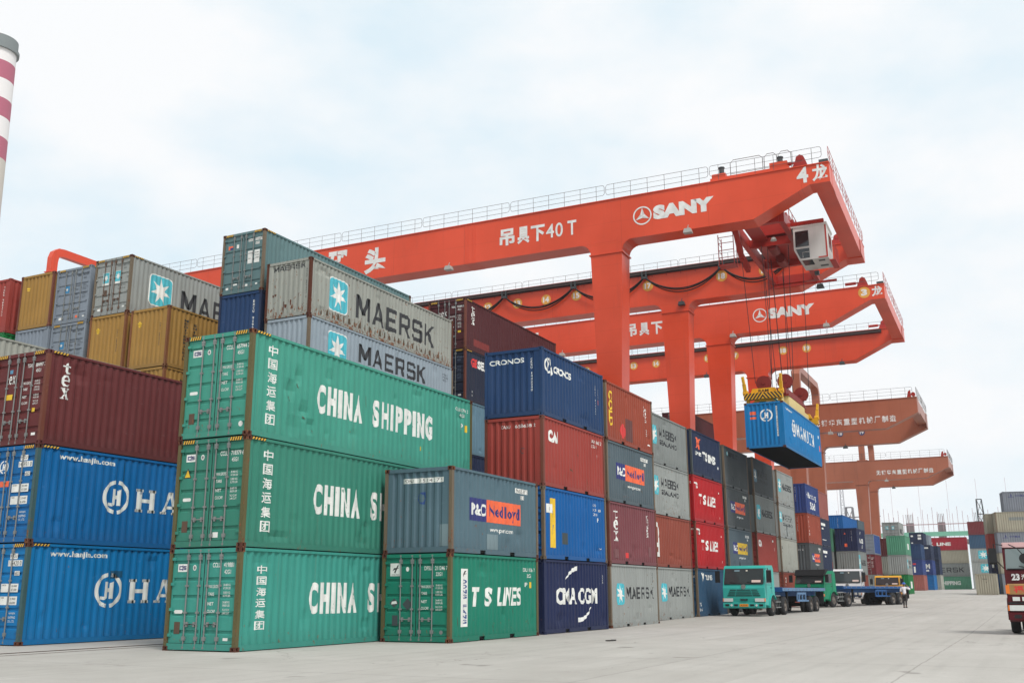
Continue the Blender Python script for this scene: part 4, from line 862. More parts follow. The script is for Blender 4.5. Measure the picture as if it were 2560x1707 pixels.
stack(203.5, 15.75, L2, [(wht, HS, 'p', 'narrow dirty white container beside the bright blue doors at the far end', None), (ndk, HS, 'd', 'dark navy door sliver second up at the far end', None), (ndk, HS, 'd', 'dark navy door sliver third up at the far end', None)], lod=2)
stack(216, 18.2, L2, [(mgry, HS, 'p', 'light grey container at the bottom before the far wall of containers', lambda c: mark(c, 'e', BLACK, word('M', .9, 1.6, 1.0, 1.7, .05))), (mgr2, HS, 'p', 'mid grey container second up before the far wall of containers', lambda c: mark(c, 'e', BLACK, word('AB', .7, 1.7, 1.0, 1.7, .05))), (sgr, HS, 'p', 'soft green container third up before the far wall of containers', None), (gbl, HS, 'p', 'blue grey container with dark letter topmost before the far wall', lambda c: mark(c, 'e', NAVYD, word('C', .7, 1.5, 1.0, 1.7, .05)))], lod=2)
# --- wall of long containers closing the yard, their sides turned to the road
PI2 = math.pi/2
stack(228, 0, L4, [
 (sgr, HS, 'p', 'soft green long container with white lettering at the bottom of the far wall', lambda c: mark(c, 's', WHITE, word('CHINA', 3.3, 5.9, .9, 1.7, .05)+word('SHIPPING', 6.5, 10.3, .9, 1.7, .05))),
 (mgr2, HS, 'p', 'grey long container with large black lettering second up in the far wall', lambda c: maersk(c, 4.2, 11.2, 1.3, .95)),
 (bei, HS, 'p', 'beige ribbed long container third up in the far wall', None),
 (lrd, HS, 'p', 'crimson long container with white lettering topmost in the far wall', lambda c: mark(c, 's', WHITE, word('K', 5.2, 5.9, .95, 1.65, .05)+word('LINE', 6.5, 9.2, .95, 1.6, .05)))], rot=-PI2, z=1.76, centre=(229.2, 18.2), lod=2)
stack(224, 0, L4, [
 (mgry, HS, 'p', 'light grey long container at the bottom right of the far wall', None),
 (mgry, HS, 'p', 'light grey long container with teal star, lower of the star pair in the far wall', lambda c: star(c, 's', 1.6, 3.4, .6, 2.2, edge=False)),
 (mgry, HS, 'p', 'light grey long container with teal star, upper of the star pair in the far wall', lambda c: star(c, 's', 1.4, 3.2, .6, 2.2, edge=False)),
 (ysl, HS, 'p', 'dusty blue long container above the star pair in the far wall', None),
 (drd, HS, 'p', 'dark red long container topmost right in the far wall', None)], rot=-PI2, z=1.76, centre=(222.2, 5.2), lod=2)
stack(142, 4.6, L2, [(bei, HS, 'p', 'beige ribbed container standing alone on the ground at the right', lambda c: mark(c, 'e', BLACK, word('CAX', .8, 1.4, 1.85, 2.0, .01)+rect(1.2, 1.3, 1.5, 1.56)))], lod=1)
# --- stack at the right edge, set askew
def fcos(c): mark(c, 's', NAVYD, rects((.62,1.3,1.86,1.92),(.93,.97,1.9,2.3))+[[(.97,2.28),(1.12,2.0),(.97,2.0)]]+word('中远集运', 1.45, 2.7, 1.9, 2.16, .02), 'emblem'); mark(c, 's', NAVYD, word('C', 3.9, 5.0, .95, 1.75, .08)+word('O', 5.9, 7.0, .95, 1.75, .08)+word('SCO', 7.9, 11.3, .95, 1.75, .08))
def place_r(x, y, off):
    a = R(-90+10); d = Vector((math.cos(a), math.sin(a), 0)); n = Vector((-d.y, d.x, 0)); p = Vector((x, y, 0))+d*(L4/2+off)+n*(CW/2)
    return (p.x, p.y), a
cc, aa = place_r(147, 4.1, 0); zr = G(146)
stack(139, 0, L4, [(cos, HS, 'p', 'cool grey long container with dark blue ship emblem at the bottom of the right stack', fcos), (bei, HS, 'p', 'beige long container second up in the right stack behind the maroon truck', None), (cos, HS, 'p', 'cool grey long container with large dark blue letters third up in the right stack', fcos), (bei, HS, 'p', 'beige long container with rusty posts fourth up in the right stack', lambda c: mark(c, 's', mgr2, rect(1.6, 3.4, 1.5, 1.9), 'repaint_patch'), dict(post=RPG))], rot=aa, z=zr, centre=cc, lod=1)
cc2, _ = place_r(147, 4.1, 1.2)
stack(139, 0, L4, [(cos, HS, 'p', 'cool grey long container with dark blue ship emblem topmost in the right stack', fcos)], rot=aa, z=zr+4*HS, centre=cc2, lod=1)
cc3, _ = place_r(147, 4.1, -.75)
cc3 = (cc3[0]+2.8*math.cos(aa+PI2), cc3[1]+2.8*math.sin(aa+PI2))
stack(139, 0, L4, [(blu, HS, 'p', 'mid blue container edge at the bottom behind the right stack', None), (navy, HS, 'p', 'navy container edge with white label behind the right stack', lambda c: mark(c, 's', WHITE, rect(.1, .5, .8, 2.2), 'label_board')), (cai, HS, 'p', 'brick red container edge third up behind the right stack', None), (bei, HS, 'p', 'beige container edge fourth up behind the right stack', None)], rot=aa, z=zr, centre=cc3, lod=1)
# ---------------------------------------------------------------- rail-mounted gantry cranes
def crane_paint(name, c, dirt=.25, rough=.36):
    key = 'k_'+name
    if key in MATS: return MATS[key]
    m, t, b = newmat(name); v, vo = objcoord(t, False); base = lin(c)
    f = rng(t, noise(t, v, .18, 4), .3, .7)
    colr = mixc(t, f, tuple(x*.86 for x in base), tuple(min(1, x*1.08+.01) for x in base))
    sp_ = N(t, "ShaderNodeSeparateXYZ"); t.links.new(vo, sp_.inputs[0])
    for ax, per, off, w in (('Y', 5.9, .21, .0028), ('Z', 1.48, .3, .006)):
        f_ = math2(t, 'ABSOLUTE', math2(t, 'SUBTRACT', math2(t, 'FRACT', math2(t, 'ADD', math2(t, 'DIVIDE', sp_.outputs[ax], per), off), 0), .5), 0)
        colr = mixc(t, rng(t, f_, w*.5, w, .45, 0), colr, tuple(x*.45 for x in base))
    st = rng(t, noise(t, v, 1.0, 5, .68, (1.6, 1.6, .12)), .55, .78, 0, dirt)
    colr = mixc(t, st, colr, tuple(x*.38+.02 for x in base))
    sp = rng(t, noise(t, v, 1.6, 6, .7), .70, .76, 0, .5)
    colr = mixc(t, sp, colr, (.09, .035, .02))
    t.links.new(colr, b.inputs['Base Color']); b.inputs['Roughness'].default_value = rough; b.inputs['Specular IOR Level'].default_value = .3; b.inputs['Coat Weight'].default_value = .12; b.inputs['Coat Roughness'].default_value = .12
    MATS[key] = m; return m
ORG = crane_paint('orange_red_crane_paint', (214, 70, 34), rough=.36); ORGD = crane_paint('dull_red_crane_paint', (166, 40, 28), .45)
BRN = crane_paint('faded_brown_crane_paint', (160, 92, 66), .5, .42)
RAILM = plain('railing_steel', (92, 84, 84), .6); RAILR = plain('red_railing_steel', (170, 52, 44), .6)
BLKC = plain('black_cable', (26, 24, 24), .6); TRAY = plain('dark_rail', (64, 52, 50), .6)
SIGN = chipped('sign_white', (228, 226, 222), .15); DISCY = chipped('number_disc_yellow', (224, 160, 62), .15); DISCB = chipped('number_disc_blue', (54, 70, 110), .15)
LAMPM = plain('lamp_housing', (168, 166, 160), .5); LAMPD = plain('dark_lamp_housing', (60, 66, 68), .5)
CABW = paint('cab_white', (250, 246, 240), .1, .2); GLASSD = plain('dark_glass', (24, 28, 32), .08, 0, .7)
SPY = paint('spreader_yellow', (255, 190, 36), .2, .4); SPC = paint('spreader_cream', (250, 222, 150), .15, .35); SHV = paint('sheave_red', (150, 44, 36), .2, .35)
def fillet(cy, cz, r, a0, a1, n=7): return [(cy+r*math.cos(R(a0+(a1-a0)*i/n)), cz+r*math.sin(R(a0+(a1-a0)*i/n))) for i in range(n+1)]
def gantry(name, label, x0, y0, rot, P, zt, zb, ze, k1, k2, wide, gw, leg_top, leg_low, leg_w, far, length, rail_step=1.24, z0=0, haunch=.75, tie_drop=.0):
    t = thing(name, label, 'gantry crane', (x0, y0, z0), rot, None)
    gx = (0.0, wide-gw)
    # girders: deep box beams, the free end tapering up to the tie
    for i, x in enumerate(gx):
        q = MB()
        poly = [(0, zt), (length, zt), (length, zb), (k2, zb)]+([(k1, ze)] if k1 else [])+[(0, ze)]
        q.prism(poly, x, x+gw)
        q.box(x-.07, x+gw+.07, -.03, length, zt-.02, zt+.035)
        girder = q.build('girder', P, t)
        # bolted splice
        if name == 'gantry_crane':
            for ys in (24.9, 52):
                s = MB()
                s.box(x-.012, x-.001, ys-.46, ys+.46, zb+.05, zt-.06); s.box(x+.0, x+gw, ys-.46, ys+.46, zb-.012, zb-.001)
                for cyy in (-.36, -.22, .06, .20, .34):
                    for k in range(19): s.cyl((x-.02, ys+cyy, zb+.15+k*.145), 'x', .030, .022, 5)
                for cyy in (-.3, -.1, .1, .3):
                    for k in range(8): s.cyl((x+.15+k*.19, ys+cyy, zb-.02), 'z', .030, .022, 5)
                s.build('splice_plate', P, girder)
    # tie across the free end
    q = MB(); q.box(gw+.002, wide-gw-.002, .03, 1.05, ze+.05+tie_drop, zt-.05)
    q.box(gw-.6, gw+.9, -.012, -.002, ze+.02, zt-.03); q.box(wide-gw-.9, wide-gw+.6, -.012, -.002, ze+.02, zt-.03)
    q.build('end_tie', P, t)
    q = MB(); q.box(gw+.002, wide-gw-.002, length-1.1, length-.05, zb+.3, zt-.05); q.build('end_tie', P, t)
    # legs with rounded haunches under each girder
    for x in gx:
        for fy, w0, w1 in ((0, 1.0, .42), (far, .9, .42)):
            yc = leg_top+fy
            q = MB(); zl = zb-haunch
            hp = [(yc-leg_w/2, zl)]+[(yc-leg_w/2-haunch+haunch*math.cos(R(a)), zb-haunch+haunch*math.sin(R(a))) for a in (10, 25, 40, 55, 70, 82)]+[(yc-leg_w/2-haunch, zb-.002), (yc+leg_w/2+haunch, zb-.002)]+[(yc+leg_w/2+haunch-haunch*math.cos(R(a)), zb-haunch+haunch*math.sin(R(a))) for a in (82, 70, 55, 40, 25, 10)]+[(yc+leg_w/2, zl)]
            q.prism(hp, x+.004, x+gw-.004)
            q.box(x-.06, x+gw+.06, yc-leg_w/2-.09, yc+leg_w/2+.09, zl-.09, zl-.001)
            a, b2 = leg_w/2, leg_low/2
            top, bot = zl-.092, 1.9
            vs = []
            for zz, hw, xi in ((top, a, 0), (bot, b2, .12)):
                vs += [(x+.01+xi, yc-hw, zz), (x+gw-.01-xi, yc-hw, zz), (x+gw-.01-xi, yc+hw, zz), (x+.01+xi, yc+hw, zz)]
            q.add(vs, [(0,1,2,3), (7,6,5,4), (0,4,5,1), (1,5,6,2), (2,6,7,3), (3,7,4,0)])
            leg = q.build('leg', P, t)
            q = MB(); q.box(x+gw-.006, x+gw+.09, yc-.03, yc+.03, 2, zl-.2)
            for k in range(int((zl-3)/.4)):
                q.bar((x+gw+.03, yc+.25, 2.4+k*.4), (x+gw+.03, yc-.25, 2.4+k*.4), .03, .03)
            q.tube([(x+gw+.05, yc-.27, 2.2), (x+gw+.05, yc-.27, zl-.2)], .03); q.tube([(x+gw+.05, yc+.27, 2.2), (x+gw+.05, yc+.27, zl-.2)], .03)
            q.build('ladder', RAILR if P is not BRN else RAILM, leg)
    for fy in (0, far):
        yc = leg_top+fy
        q = MB(); q.box(-.4, wide+.4, yc-.45, yc+.45, .95, 1.899); q.build('sill_beam', P, t)
        for xx in (.2, 2.2, wide-2.2, wide-.2):
            q = MB(); q.prism([(xx-.7, .42), (xx+.7, .42), (xx+.35, .949), (xx-.35, .949)], yc-.22, yc+.22, 'y'); q.cyl((xx-.42, yc, .3), 'y', .29, .14, 14); q.cyl((xx+.42, yc, .3), 'y', .29, .14, 14)
            q.build('bogie', ORGD if P is not BRN else P, t)
    # handrails: looped panels with three rails
    def railing(path0, path1, mat):
        p0, p1 = Vector(path0), Vector(path1); d = (p1-p0); Lr = d.length; d.normalize(); q = MB(); up = Vector((0,0,1))
        n = max(1, round(Lr/(rail_step*6))); st = Lr/n; rr_ = .015; rad = .16
        for i in range(n):
            a, b = p0+d*(i*st+.05), p0+d*((i+1)*st-.05)
            loop = [a+d*rad+up*.38, a+d*rad*.3+up*.42, a+up*.54, a+up*.94, a+d*rad*.3+up*1.06, a+d*rad+up*1.1, b-d*rad+up*1.1, b-d*rad*.3+up*1.06, b+up*.94, b+up*.54, b-d*rad*.3+up*.42, b-d*rad+up*.38, a+d*rad+up*.38]
            q.tube(loop, rr_, 4, False); q.tube([a+up*.74, b+up*.74], .011, 4, False)
            for k in range(6): c = a+(b-a)*((k+.5)/6); q.tube([c, c+up*1.1], rr_, 4, False)
        return q.build('handrail', mat, t)
    zr = zt+.03
    railing((.05, length-.4, zr), (.05, .35, zr), RAILM); railing((wide-.05, length-.4, zr), (wide-.05, .35, zr), RAILM)
    railing((.05, .02, zr), (wide-.05, .02, zr), RAILR if P is not BRN else RAILM)
    q = MB(); q.box(gw+.1, wide-gw-.1, .06, 1.0, zr-.05, zr-.01); q.build('walkway', P, t)
    return t
def on_girder(t, x, mat, polys, name='lettering', lvl=1):
    q = MB()
    for p in polys: q.add([(x-.012-.004*lvl, s_, z_) for s_, z_ in p], [tuple(range(len(p)))])
    return q.build(name, mat, t)
def gword(body, ya, yb, z0, z1, bold=.03): return [[(ya+(yb-ya)*a, z0+(z1-z0)*b) for a, b in tr] for tr in glyphs(body, bold)]
def emblem3(t, x, yc, zc, r):
    on_girder(t, x, SIGN, ring(yc, zc, r, r*.86, 0, 360, 32, -1), 'emblem')
    for k in range(3):
        a = R(90+120*k); tip = (yc-math.cos(a)*r*.84, zc+math.sin(a)*r*.84)
        for sg in (-1, 1):
            b = a+sg*R(60); w = (yc-math.cos(b)*r*.26, zc+math.sin(b)*r*.26)
            on_girder(t, x, SIGN if sg > 0 else plain('emblem_shade', (196, 190, 186), .6), [[(yc, zc), tip, w]], 'emblem', 1)
def lamp(t, x, y, z, mat=LAMPM):
    q = MB(); q.tube([(x, y, z+.35), (x-.12, y, z+.2), (x-.12, y, z)], .035, 5); q.prism([(y-.28, z-.24), (y+.28, z-.24), (y+.2, z+.04), (y-.2, z+.04)], x-.34, x+.1)
    q.build('floodlight', mat, t)
def lug(t, x, y, z, P):
    q = MB(); q.prism([(y+.55, z), (y-.5, z), (y-.34, z+.5), (y-.22, z+.8), (y, z+.93), (y+.22, z+.8), (y+.3, z+.5)], x+.3, x+.42); q.cyl((x+.36, y, z+.68), 'x', .17, .2, 14)
    q.cyl((x+.36, y+1.0, z+.42), 'y', .13, .9, 10); q.bar((x+.36, y+.6, z+.42), (x+.36, y+.2, z+.42), .1, .1); q.build('buffer', P, t)
def festoon(t, x, zrail, hangs, sag, y_end):
    q = MB(); q.box(x-.34, x-.02, y_end, 66, zrail-.02, zrail+.04); q.box(x-.30, x-.24, y_end, 66, zrail-.22, zrail-.02); q.box(x-.10, x-.02, y_end, 66, zrail-.3, zrail-.02); q.build('cable_rail', TRAY, t)
    q = MB()
    for k in range(int(66/1.2)): q.bar((x-.016, y_end+.4+k*1.2, zrail-.5), (x-.016, y_end+.4+k*1.2, zrail-.02), .05, .02)
    q.build('rail_bracket', ORGD, t)
    for a, b in zip(hangs, hangs[1:]):
        for dx, ds in ((0, 0), (.05, .18), (-.05, -.1)):
            q = MB(); q.tube([(x-.27+dx, a+(b-a)*k/20, zrail-.45-(sag+ds)*(1-(2*k/20-1)**2)**.9) for k in range(21)], .05, 6); q.build('festoon_cable', BLKC, t)
    for h in hangs[:-1] if False else hangs:
        q = MB(); q.box(x-.4, x-.14, h-.22, h-.12, zrail-.5, zrail+.02); q.box(x-.4, x-.14, h+.12, h+.22, zrail-.5, zrail+.02); q.box(x-.38, x-.16, h-.25, h+.25, zrail-.62, zrail-.45); q.build('cable_trolley', LAMPD, t)
def numbers(t, x, z, items, disc_mat, r=.42):
    for s_, y in items:
        on_girder(t, x, disc_mat, disc(y, z, r, 22), 'number_disc', 1)
        w = r*.62*(1 if len(s_) > 1 else .6); on_girder(t, x, SIGN, gword(s_, y+w, y-w, z-r*.55, z+r*.55, .05), 'lettering', 2)
def sany(t, ys, zc=25.62, h=.98):
    emblem3(t, 0, ys, zc-.06, .64); on_girder(t, 0, SIGN, gword('SANY', ys-.75, ys-4.8, zc-h/2, zc+h/2, .075))
KW = dict(zt=27.07, zb=24.11, ze=25.8, k1=1.24, k2=4.8, wide=17.63, gw=1.6, leg_top=14.62, leg_low=.8, leg_w=2.2, far=53.2, length=72)
def saddle(t, y, z0, z1, xs, P, r=1.1, w=.55, h=.72):
    """portal standing on the girders over the far legs, with rounded shoulders"""
    q = MB(); a, b = xs
    def path(x0, sg): return [(x0, z0)]+[(x0+sg*r-sg*r*math.cos(R(k*15)), z1-r+r*math.sin(R(k*15))) for k in range(7)]
    outer = path(a, 1)+path(b, -1)[::-1]
    def inp(x0, sg): return [(x0+sg*h, z0)]+[(x0+sg*h+sg*r*.3-sg*r*.3*math.cos(R(k*30)), z1-h-r*.3+r*.3*math.sin(R(k*30))) for k in range(4)]
    inner = inp(a, 1)+inp(b, -1)[::-1]
    n = 40
    def resamp(p):
        L = [0]
        for u, v in zip(p, p[1:]): L.append(L[-1]+math.dist(u, v))
        o = []
        for i in range(n+1):
            d = L[-1]*i/n; k = max(j for j in range(len(L)) if L[j] <= d+1e-9); k = min(k, len(p)-2); f = (d-L[k])/max(1e-9, L[k+1]-L[k])
            o.append((p[k][0]+(p[k+1][0]-p[k][0])*f, p[k][1]+(p[k+1][1]-p[k][1])*f))
        return o
    O, I = resamp(outer), resamp(inner)
    for i in range(n):
        for y_ in (y-w/2, y+w/2): q.add([(O[i][0], y_, O[i][1]), (O[i+1][0], y_, O[i+1][1]), (I[i+1][0], y_, I[i+1][1]), (I[i][0], y_, I[i][1])], [(0,1,2,3)])
        for p in (O, I): q.add([(p[i][0], y-w/2, p[i][1]), (p[i+1][0], y-w/2, p[i+1][1]), (p[i+1][0], y+w/2, p[i+1][1]), (p[i][0], y+w/2, p[i][1])], [(0,1,2,3)])
    for x in (a, b-h): q.box(x-.12, x+h+.12, y-w/2-.12, y+w/2+.12, z1-2.5, z1-2.42)
    q.build('saddle_frame', P, t)
c4 = gantry('gantry_crane', 'orange red gantry crane numbered 4 with white cab, nearest and tallest in view', 60.42, 8.64, .0267, ORG, **KW)
sany(c4, 12.02); on_girder(c4, 0, SIGN, gword('4', 1.97, 1.27, 25.96, 27.0, .03)+gword('龙', 1.04, .12, 25.94, 27.02, .035))
on_girder(c4, 0, SIGN, gword('吊', 22.5, 21.35, 25.0, 26.22, .04)+gword('具', 21.15, 20.2, 24.95, 26.2, .04)+gword('下', 20.1, 19.05, 24.95, 26.13, .04)+gword('4', 18.95, 18.35, 25.05, 26.05, .01)+gword('0', 18.25, 17.7, 25.03, 26.05, .01)+gword('T', 17.35, 16.7, 25.02, 26.06, .02))
on_girder(c4, 0, SIGN, gword('头', 33.8, 31.9, 24.5, 26.5, .045)+gword('码', 37.1, 35.2, 24.55, 26.75, .045)+gword('港', 40.6, 38.7, 24.55, 26.75, .045))
for y in (26.5, 8.97, 44): lamp(c4, 0, y, 24.05)
for y in (3.2, 14): lamp(c4, wide_ := 16.03, y, 24.0, LAMPD)
lug(c4, 0, 1.75, 27.1, ORGD); lug(c4, 16.03, 1.75, 27.1, ORGD)
q = MB(); q.box(.1, .7, .05, .6, 27.12, 27.36); q.build('junction_box', LAMPD, c4)
q = MB(); q.box(.05, 1.3, 2.4, 7.4, 27.1, 27.32); q.box(.1, .6, 2.5, 3.6, 27.32, 27.7); q.box(.1, .6, 6.4, 7.3, 27.32, 27.6); q.build('winch_base', ORG, c4)
for y in (6.75, 3.0):
    q = MB(); q.cyl((.6, y, 27.9), 'z', .17, .5, 12); q.cyl((.6, y, 28.16), 'z', .21, .07, 12); q.build('vent_pipe', LAMPD, c4)
q = MB()
for a, b, h in ((6.3, 4.2, 1.75), (4.1, 3.3, 1.75), (3.2, 2.4, 1.75)): q.tube([(1.2, a, 27.1), (1.2, a, 27.1+h-.2), (1.2, a-.2, 27.1+h), (1.2, b+.2, 27.1+h), (1.2, b, 27.1+h-.2), (1.2, b, 27.1)], .022, 4, False); q.tube([(1.2, a, 27.9), (1.2, b, 27.9)], .018, 4, False)
q.build('hatch_rail', RAILM, c4)
numbers(c4, 16.03, 25.78, [('12', 31.47), ('13', 28.6), ('14', 25.9), ('15', 23.1), ('16', 20.0), ('17', 16.8), ('18', 10.7), ('19', 7.3)], DISCY, .45)
festoon(c4, 16.03, 26.95, [36.4, 29.75, 23.25, 17.0, 10.62, 5.2], 1.45, 4.0)
saddle(c4, 67.9, 27.08, 32.1, (.25, 17.4), ORG)
c3 = gantry('gantry_crane', 'orange red gantry crane numbered 3 standing behind the nearest one', 88.75, 9.0, .018, ORG, **KW)
sany(c3, 10.7); on_girder(c3, 0, SIGN, gword('龙', 1.05, .18, 26.05, 26.95, .035)); on_girder(c3, 0, DISCY, disc(1.66, 26.5, .5, 24), 'number_disc'); on_girder(c3, 0, SIGN, gword('3', 1.92, 1.42, 26.22, 26.8, .05), 'lettering', 2)
on_girder(c3, 0, SIGN, gword('吊', 23.4, 22.35, 25.0, 26.2, .04)+gword('具', 22.1, 21.1, 24.95, 26.2, .04)+gword('下', 20.9, 19.8, 24.95, 26.15, .04)+gword('4', 19.6, 19.0, 25.05, 26.05, .01)+gword('0', 18.9, 18.3, 25.03, 26.05, .01)+gword('T', 18.0, 17.3, 25.02, 26.06, .02)+gword('码', 37.1, 35.2, 24.55, 26.6, .045)+gword('头', 33.8, 31.9, 24.5, 26.5, .045))
for y in (13.2, 30, 5.0): lamp(c3, 0, y, 24.05)
for y in (6.0, 20, 29): lamp(c3, 16.03, y, 24.0, LAMPD)
lug(c3, 0, 1.76, 27.1, ORGD); lug(c3, 16.03, 1.76, 27.1, ORGD)
q = MB(); q.box(.1, .7, .05, .6, 27.12, 27.36); q.build('junction_box', LAMPD, c3)
numbers(c3, 16.03, 25.85, [('11', 33.8), ('12', 31.0), ('13', 28.2), ('14', 25.6), ('15', 22.6), ('16', 19.8), ('17', 16.9), ('18', 11.8), ('19', 9.4)], DISCY, .45)
q = MB(); q.box(15.69, 16.02, 2.0, 66, 26.93, 26.99); q.box(15.73, 15.79, 2.0, 66, 26.7, 26.93); q.box(15.93, 16.02, 2.0, 66, 26.65, 26.93); q.build('cable_rail', TRAY, c3)
KB = dict(zt=21.6, zb=18.45, ze=19.95, k1=0, k2=3.35, wide=13.4, gw=1.3, leg_top=13.0, leg_low=1.1, leg_w=1.9, far=52, length=70, rail_step=1.4, haunch=.55, tie_drop=.35)
def brown(label, x0, y0, z0, lets, discs):
    t = gantry('old_gantry_crane', label, x0, y0, .012, BRN, z0=z0, **KB)
    for i, ch in enumerate('无锡华东重型机械厂制造'):
        y = lets[0]+(lets[1]-lets[0])*i/10; on_girder(t, 0, SIGN, gword(ch, y+.32, y-.32, lets[2]-.36, lets[2]+.36, .03))
    numbers(t, 12.1, 19.93, discs, DISCB, .36)
    lamp(t, 0, 9.2, 18.4); lamp(t, 12.1, 9.4, 18.35, LAMPD); lamp(t, 12.1, 3.0, 21.9, LAMPD)
    q = MB(); q.box(-.02, -.004, 9.0, 9.12, 18.5, 21.6)
    for k in range(8): q.box(-.016, -.003, 2.5+k*1.9, 2.55+k*1.9, 18.6, 21.5)
    q.build('stiffener', BRN, t)
    q = MB(); q.prism([(.55, 21.64), (1.0, 21.64), (.85, 22.3), (.6, 22.5)], .3, .45); q.cyl((.6, .35, 22.0), 'x', .22, .5, 12); q.build('buffer', ORGD, t)
    for x in (-0.0, 12.1):   # portal over the near legs, its shoulders cut off straight
        pass
    q = MB()
    prof = [(.1, 21.63), (.1, 25.4), (1.1, 26.5), (12.3, 26.5), (13.3, 25.4), (13.3, 21.63), (12.6, 21.63), (12.6, 25.1), (12.0, 25.75), (1.4, 25.75), (.8, 25.1), (.8, 21.63)]
    yy = 12.6; 
    for y_ in (yy-.45, yy+.45):
        q.add([(a, y_, b) for a, b in prof], [(0,1,10,11), (1,2,9,10), (2,3,8,9), (3,4,7,8), (4,5,6,7)])
    q.add([(a, y_, b) for y_ in (yy-.45, yy+.45) for a, b in prof], [(i, (i+1)%12, 12+(i+1)%12, 12+i) for i in range(12)])
    q.build('saddle_frame', BRN, t)
    q = MB()
    for x in (.02, 12.12):
        q.box(x-.04, x+1.30, yy-.8, yy+.8, 21.64, 21.75)
    q.build('saddle_foot', BRN, t)
    return t
brown('faded brown gantry crane with white upright script row, right behind the hanging blue container', 115.4, 9.5, G(120)-.55, (10.6, 2.6, 19.45), [('14', 24.5), ('18', 9.9), ('19', 7.4), ('17', 13.9)])
brown('farthest faded brown gantry crane with white upright script row, beyond the other brown one', 169.4, 10.35, G(172)-1.3, (10.3, 2.55, 19.58), [('17', 14), ('18', 9.9), ('19', 7.4)])

# --- trolley with its cab, and what it carries
tr = thing('crane_trolley', 'dark red crane trolley slung between the girders of the nearest crane', 'crane trolley', (62.2, 10.4, 23.6), .0267)
q = MB(); q.box(0, 14.2, 1.5, 1.85, .75, 1.45); q.box(0, 14.2, 4.65, 5.0, .75, 1.45); q.box(.0, .4, 1.86, 4.64, .8, 1.4); q.box(13.8, 14.2, 1.86, 4.64, .8, 1.4); q.box(4.4, 4.7, 1.86, 4.64, .75, 1.35); q.box(9.4, 9.7, 1.86, 4.64, .75, 1.35); q.box(2.3, 2.6, -.6, 1.49, 1.1, 1.4); q.box(4.4, 4.7, -.6, 1.49, 1.1, 1.4)
q.box(4.71, 9.39, 2.1, 4.4, 1.2, 1.26); q.box(.41, 4.39, 3.4, 4.4, 1.2, 1.24); q.bar((.3, 4.7, .9), (3.5, 5.1, .1), .35, .5); q.bar((3.6, 5.1, .0), (5.2, 5.0, -.5), .3, .45)
q.build('frame', ORGD, tr)
q = MB(); q.box(4.2, 9, 2.0, 4.2, 1.46, 2.9); q.box(5, 8, 1.7, 1.99, 1.6, 2.6); q.build('winch_house', ORGD, tr)
for x in (5.2, 8.2):
    q = MB(); q.cyl((x, 3.2, .8), 'x', .34, 1.4, 16); q.build('rope_drum', SHV, tr)
q = MB()
for z in (1.5, 2.05, 2.6): q.tube([(2.6, 1.6, z), (12.8, 1.6, z)], .025, 4)
for k in range(9): q.tube([(2.6+k*1.27, 1.6, 1.45), (2.6+k*1.27, 1.6, 2.6)], .025, 4)
q.build('handrail', RAILR, tr)
q = MB(); q.box(.6, 1.5, 4.9, 6.0, -1.42, -1.36)
for x, y in ((.6, 4.95), (.6, 5.95), (1.5, 4.95), (1.5, 5.95)): q.tube([(x, y, -1.4), (x, y, .7)], .03, 4)
for z in (-.9, -.4, .1, .5): q.tube([(.6, 4.95, z), (.6, 5.95, z), (1.5, 5.95, z)], .025, 4, False)
q.build('access_platform', ORGD, tr)
q = MB(); q.bar((13.6, 5.2, .35), (13.6, 5.2, 2.2), .2, .2); q.bar((13.6, 5.1, .5), (13.6, .2, .5), .12, .16); q.box(13.5, 13.7, 4.9, 5.2, 1.0, 1.2); q.build('cable_boom', ORGD, tr)
cx0, cx1, ya, yb, za, zb_ = 2.35, 4.75, -.72, 1.38, -1.25, 1.02     # operator's cab hangs under the right end of the trolley
q = MB(); prof = [(ya, za), (yb-.30, za), (yb+.02, za+.75), (yb+.0, zb_), (ya, zb_)]
q.prism(prof, cx0, cx1); q.box(cx0-.05, cx1+.05, ya-.05, yb+.12, zb_, zb_+.14)
cab = q.build('operator_cab', CABW, tr)
q = MB(); f = cx0-.012
for pl in ([(yb-.10, .30+za+.62), (yb-.12, zb_-.28), (.42, zb_-.28), (.42, .30+za+.62)], [(yb-.36, za+.12), (yb-.10, za+.78), (.42, za+.78), (.42, za+.12)]):
    q.add([(f, a, b) for a, b in pl], [(0,1,2,3)])
q.build('cab_window', GLASSD, cab)
q = MB(); q.add([(cx0+.15, yb-.22, za+.10+.02), (cx1-.15, yb-.22, za+.12), (cx1-.15, yb+.035, za+.74), (cx0+.15, yb+.035, za+.74)], [(0,1,2,3)]); q.box(cx0+.15, cx1-.15, yb+.012, yb+.03, za+.85, zb_-.3); q.build('cab_window', GLASSD, cab)
q = MB(); q.box(cx0+.1, cx0+1.2, .3, yb-.45, za-.015, za-.002); q.build('floor_window', GLASSD, cab)
q = MB(); q.box(cx0+.35, cx0+.65, -.45, -.05, za-.02, za-.003); q.box(cx0+1.5, cx0+1.8, -.5, 0, za-.02, za-.003); q.build('floor_vent', LAMPD, cab)
q = MB(); q.box(cx0-.016, cx0-.002, ya+.005, ya+.10, za+.03, zb_-.05); q.box(cx0-.016, cx0-.002, ya+.1, ya+.6, za+.02, za+.10); q.build('red_trim', RAILR, cab)
q = MB(); q.box(cx0+.8, cx1-.4, ya-.014, ya-.003, za+.9, zb_-.4); q.build('cab_window', GLASSD, cab)
q = MB()
for z in (za+.1, za+.55, za+1.0): q.tube([(cx0+.4, ya-.35, z), (cx1, ya-.35, z)], .022, 4)
for k in range(6): q.tube([(cx0+.4+k*.4, ya-.35, za-.05), (cx0+.4+k*.4, ya-.35, za+1.05)], .022, 4)
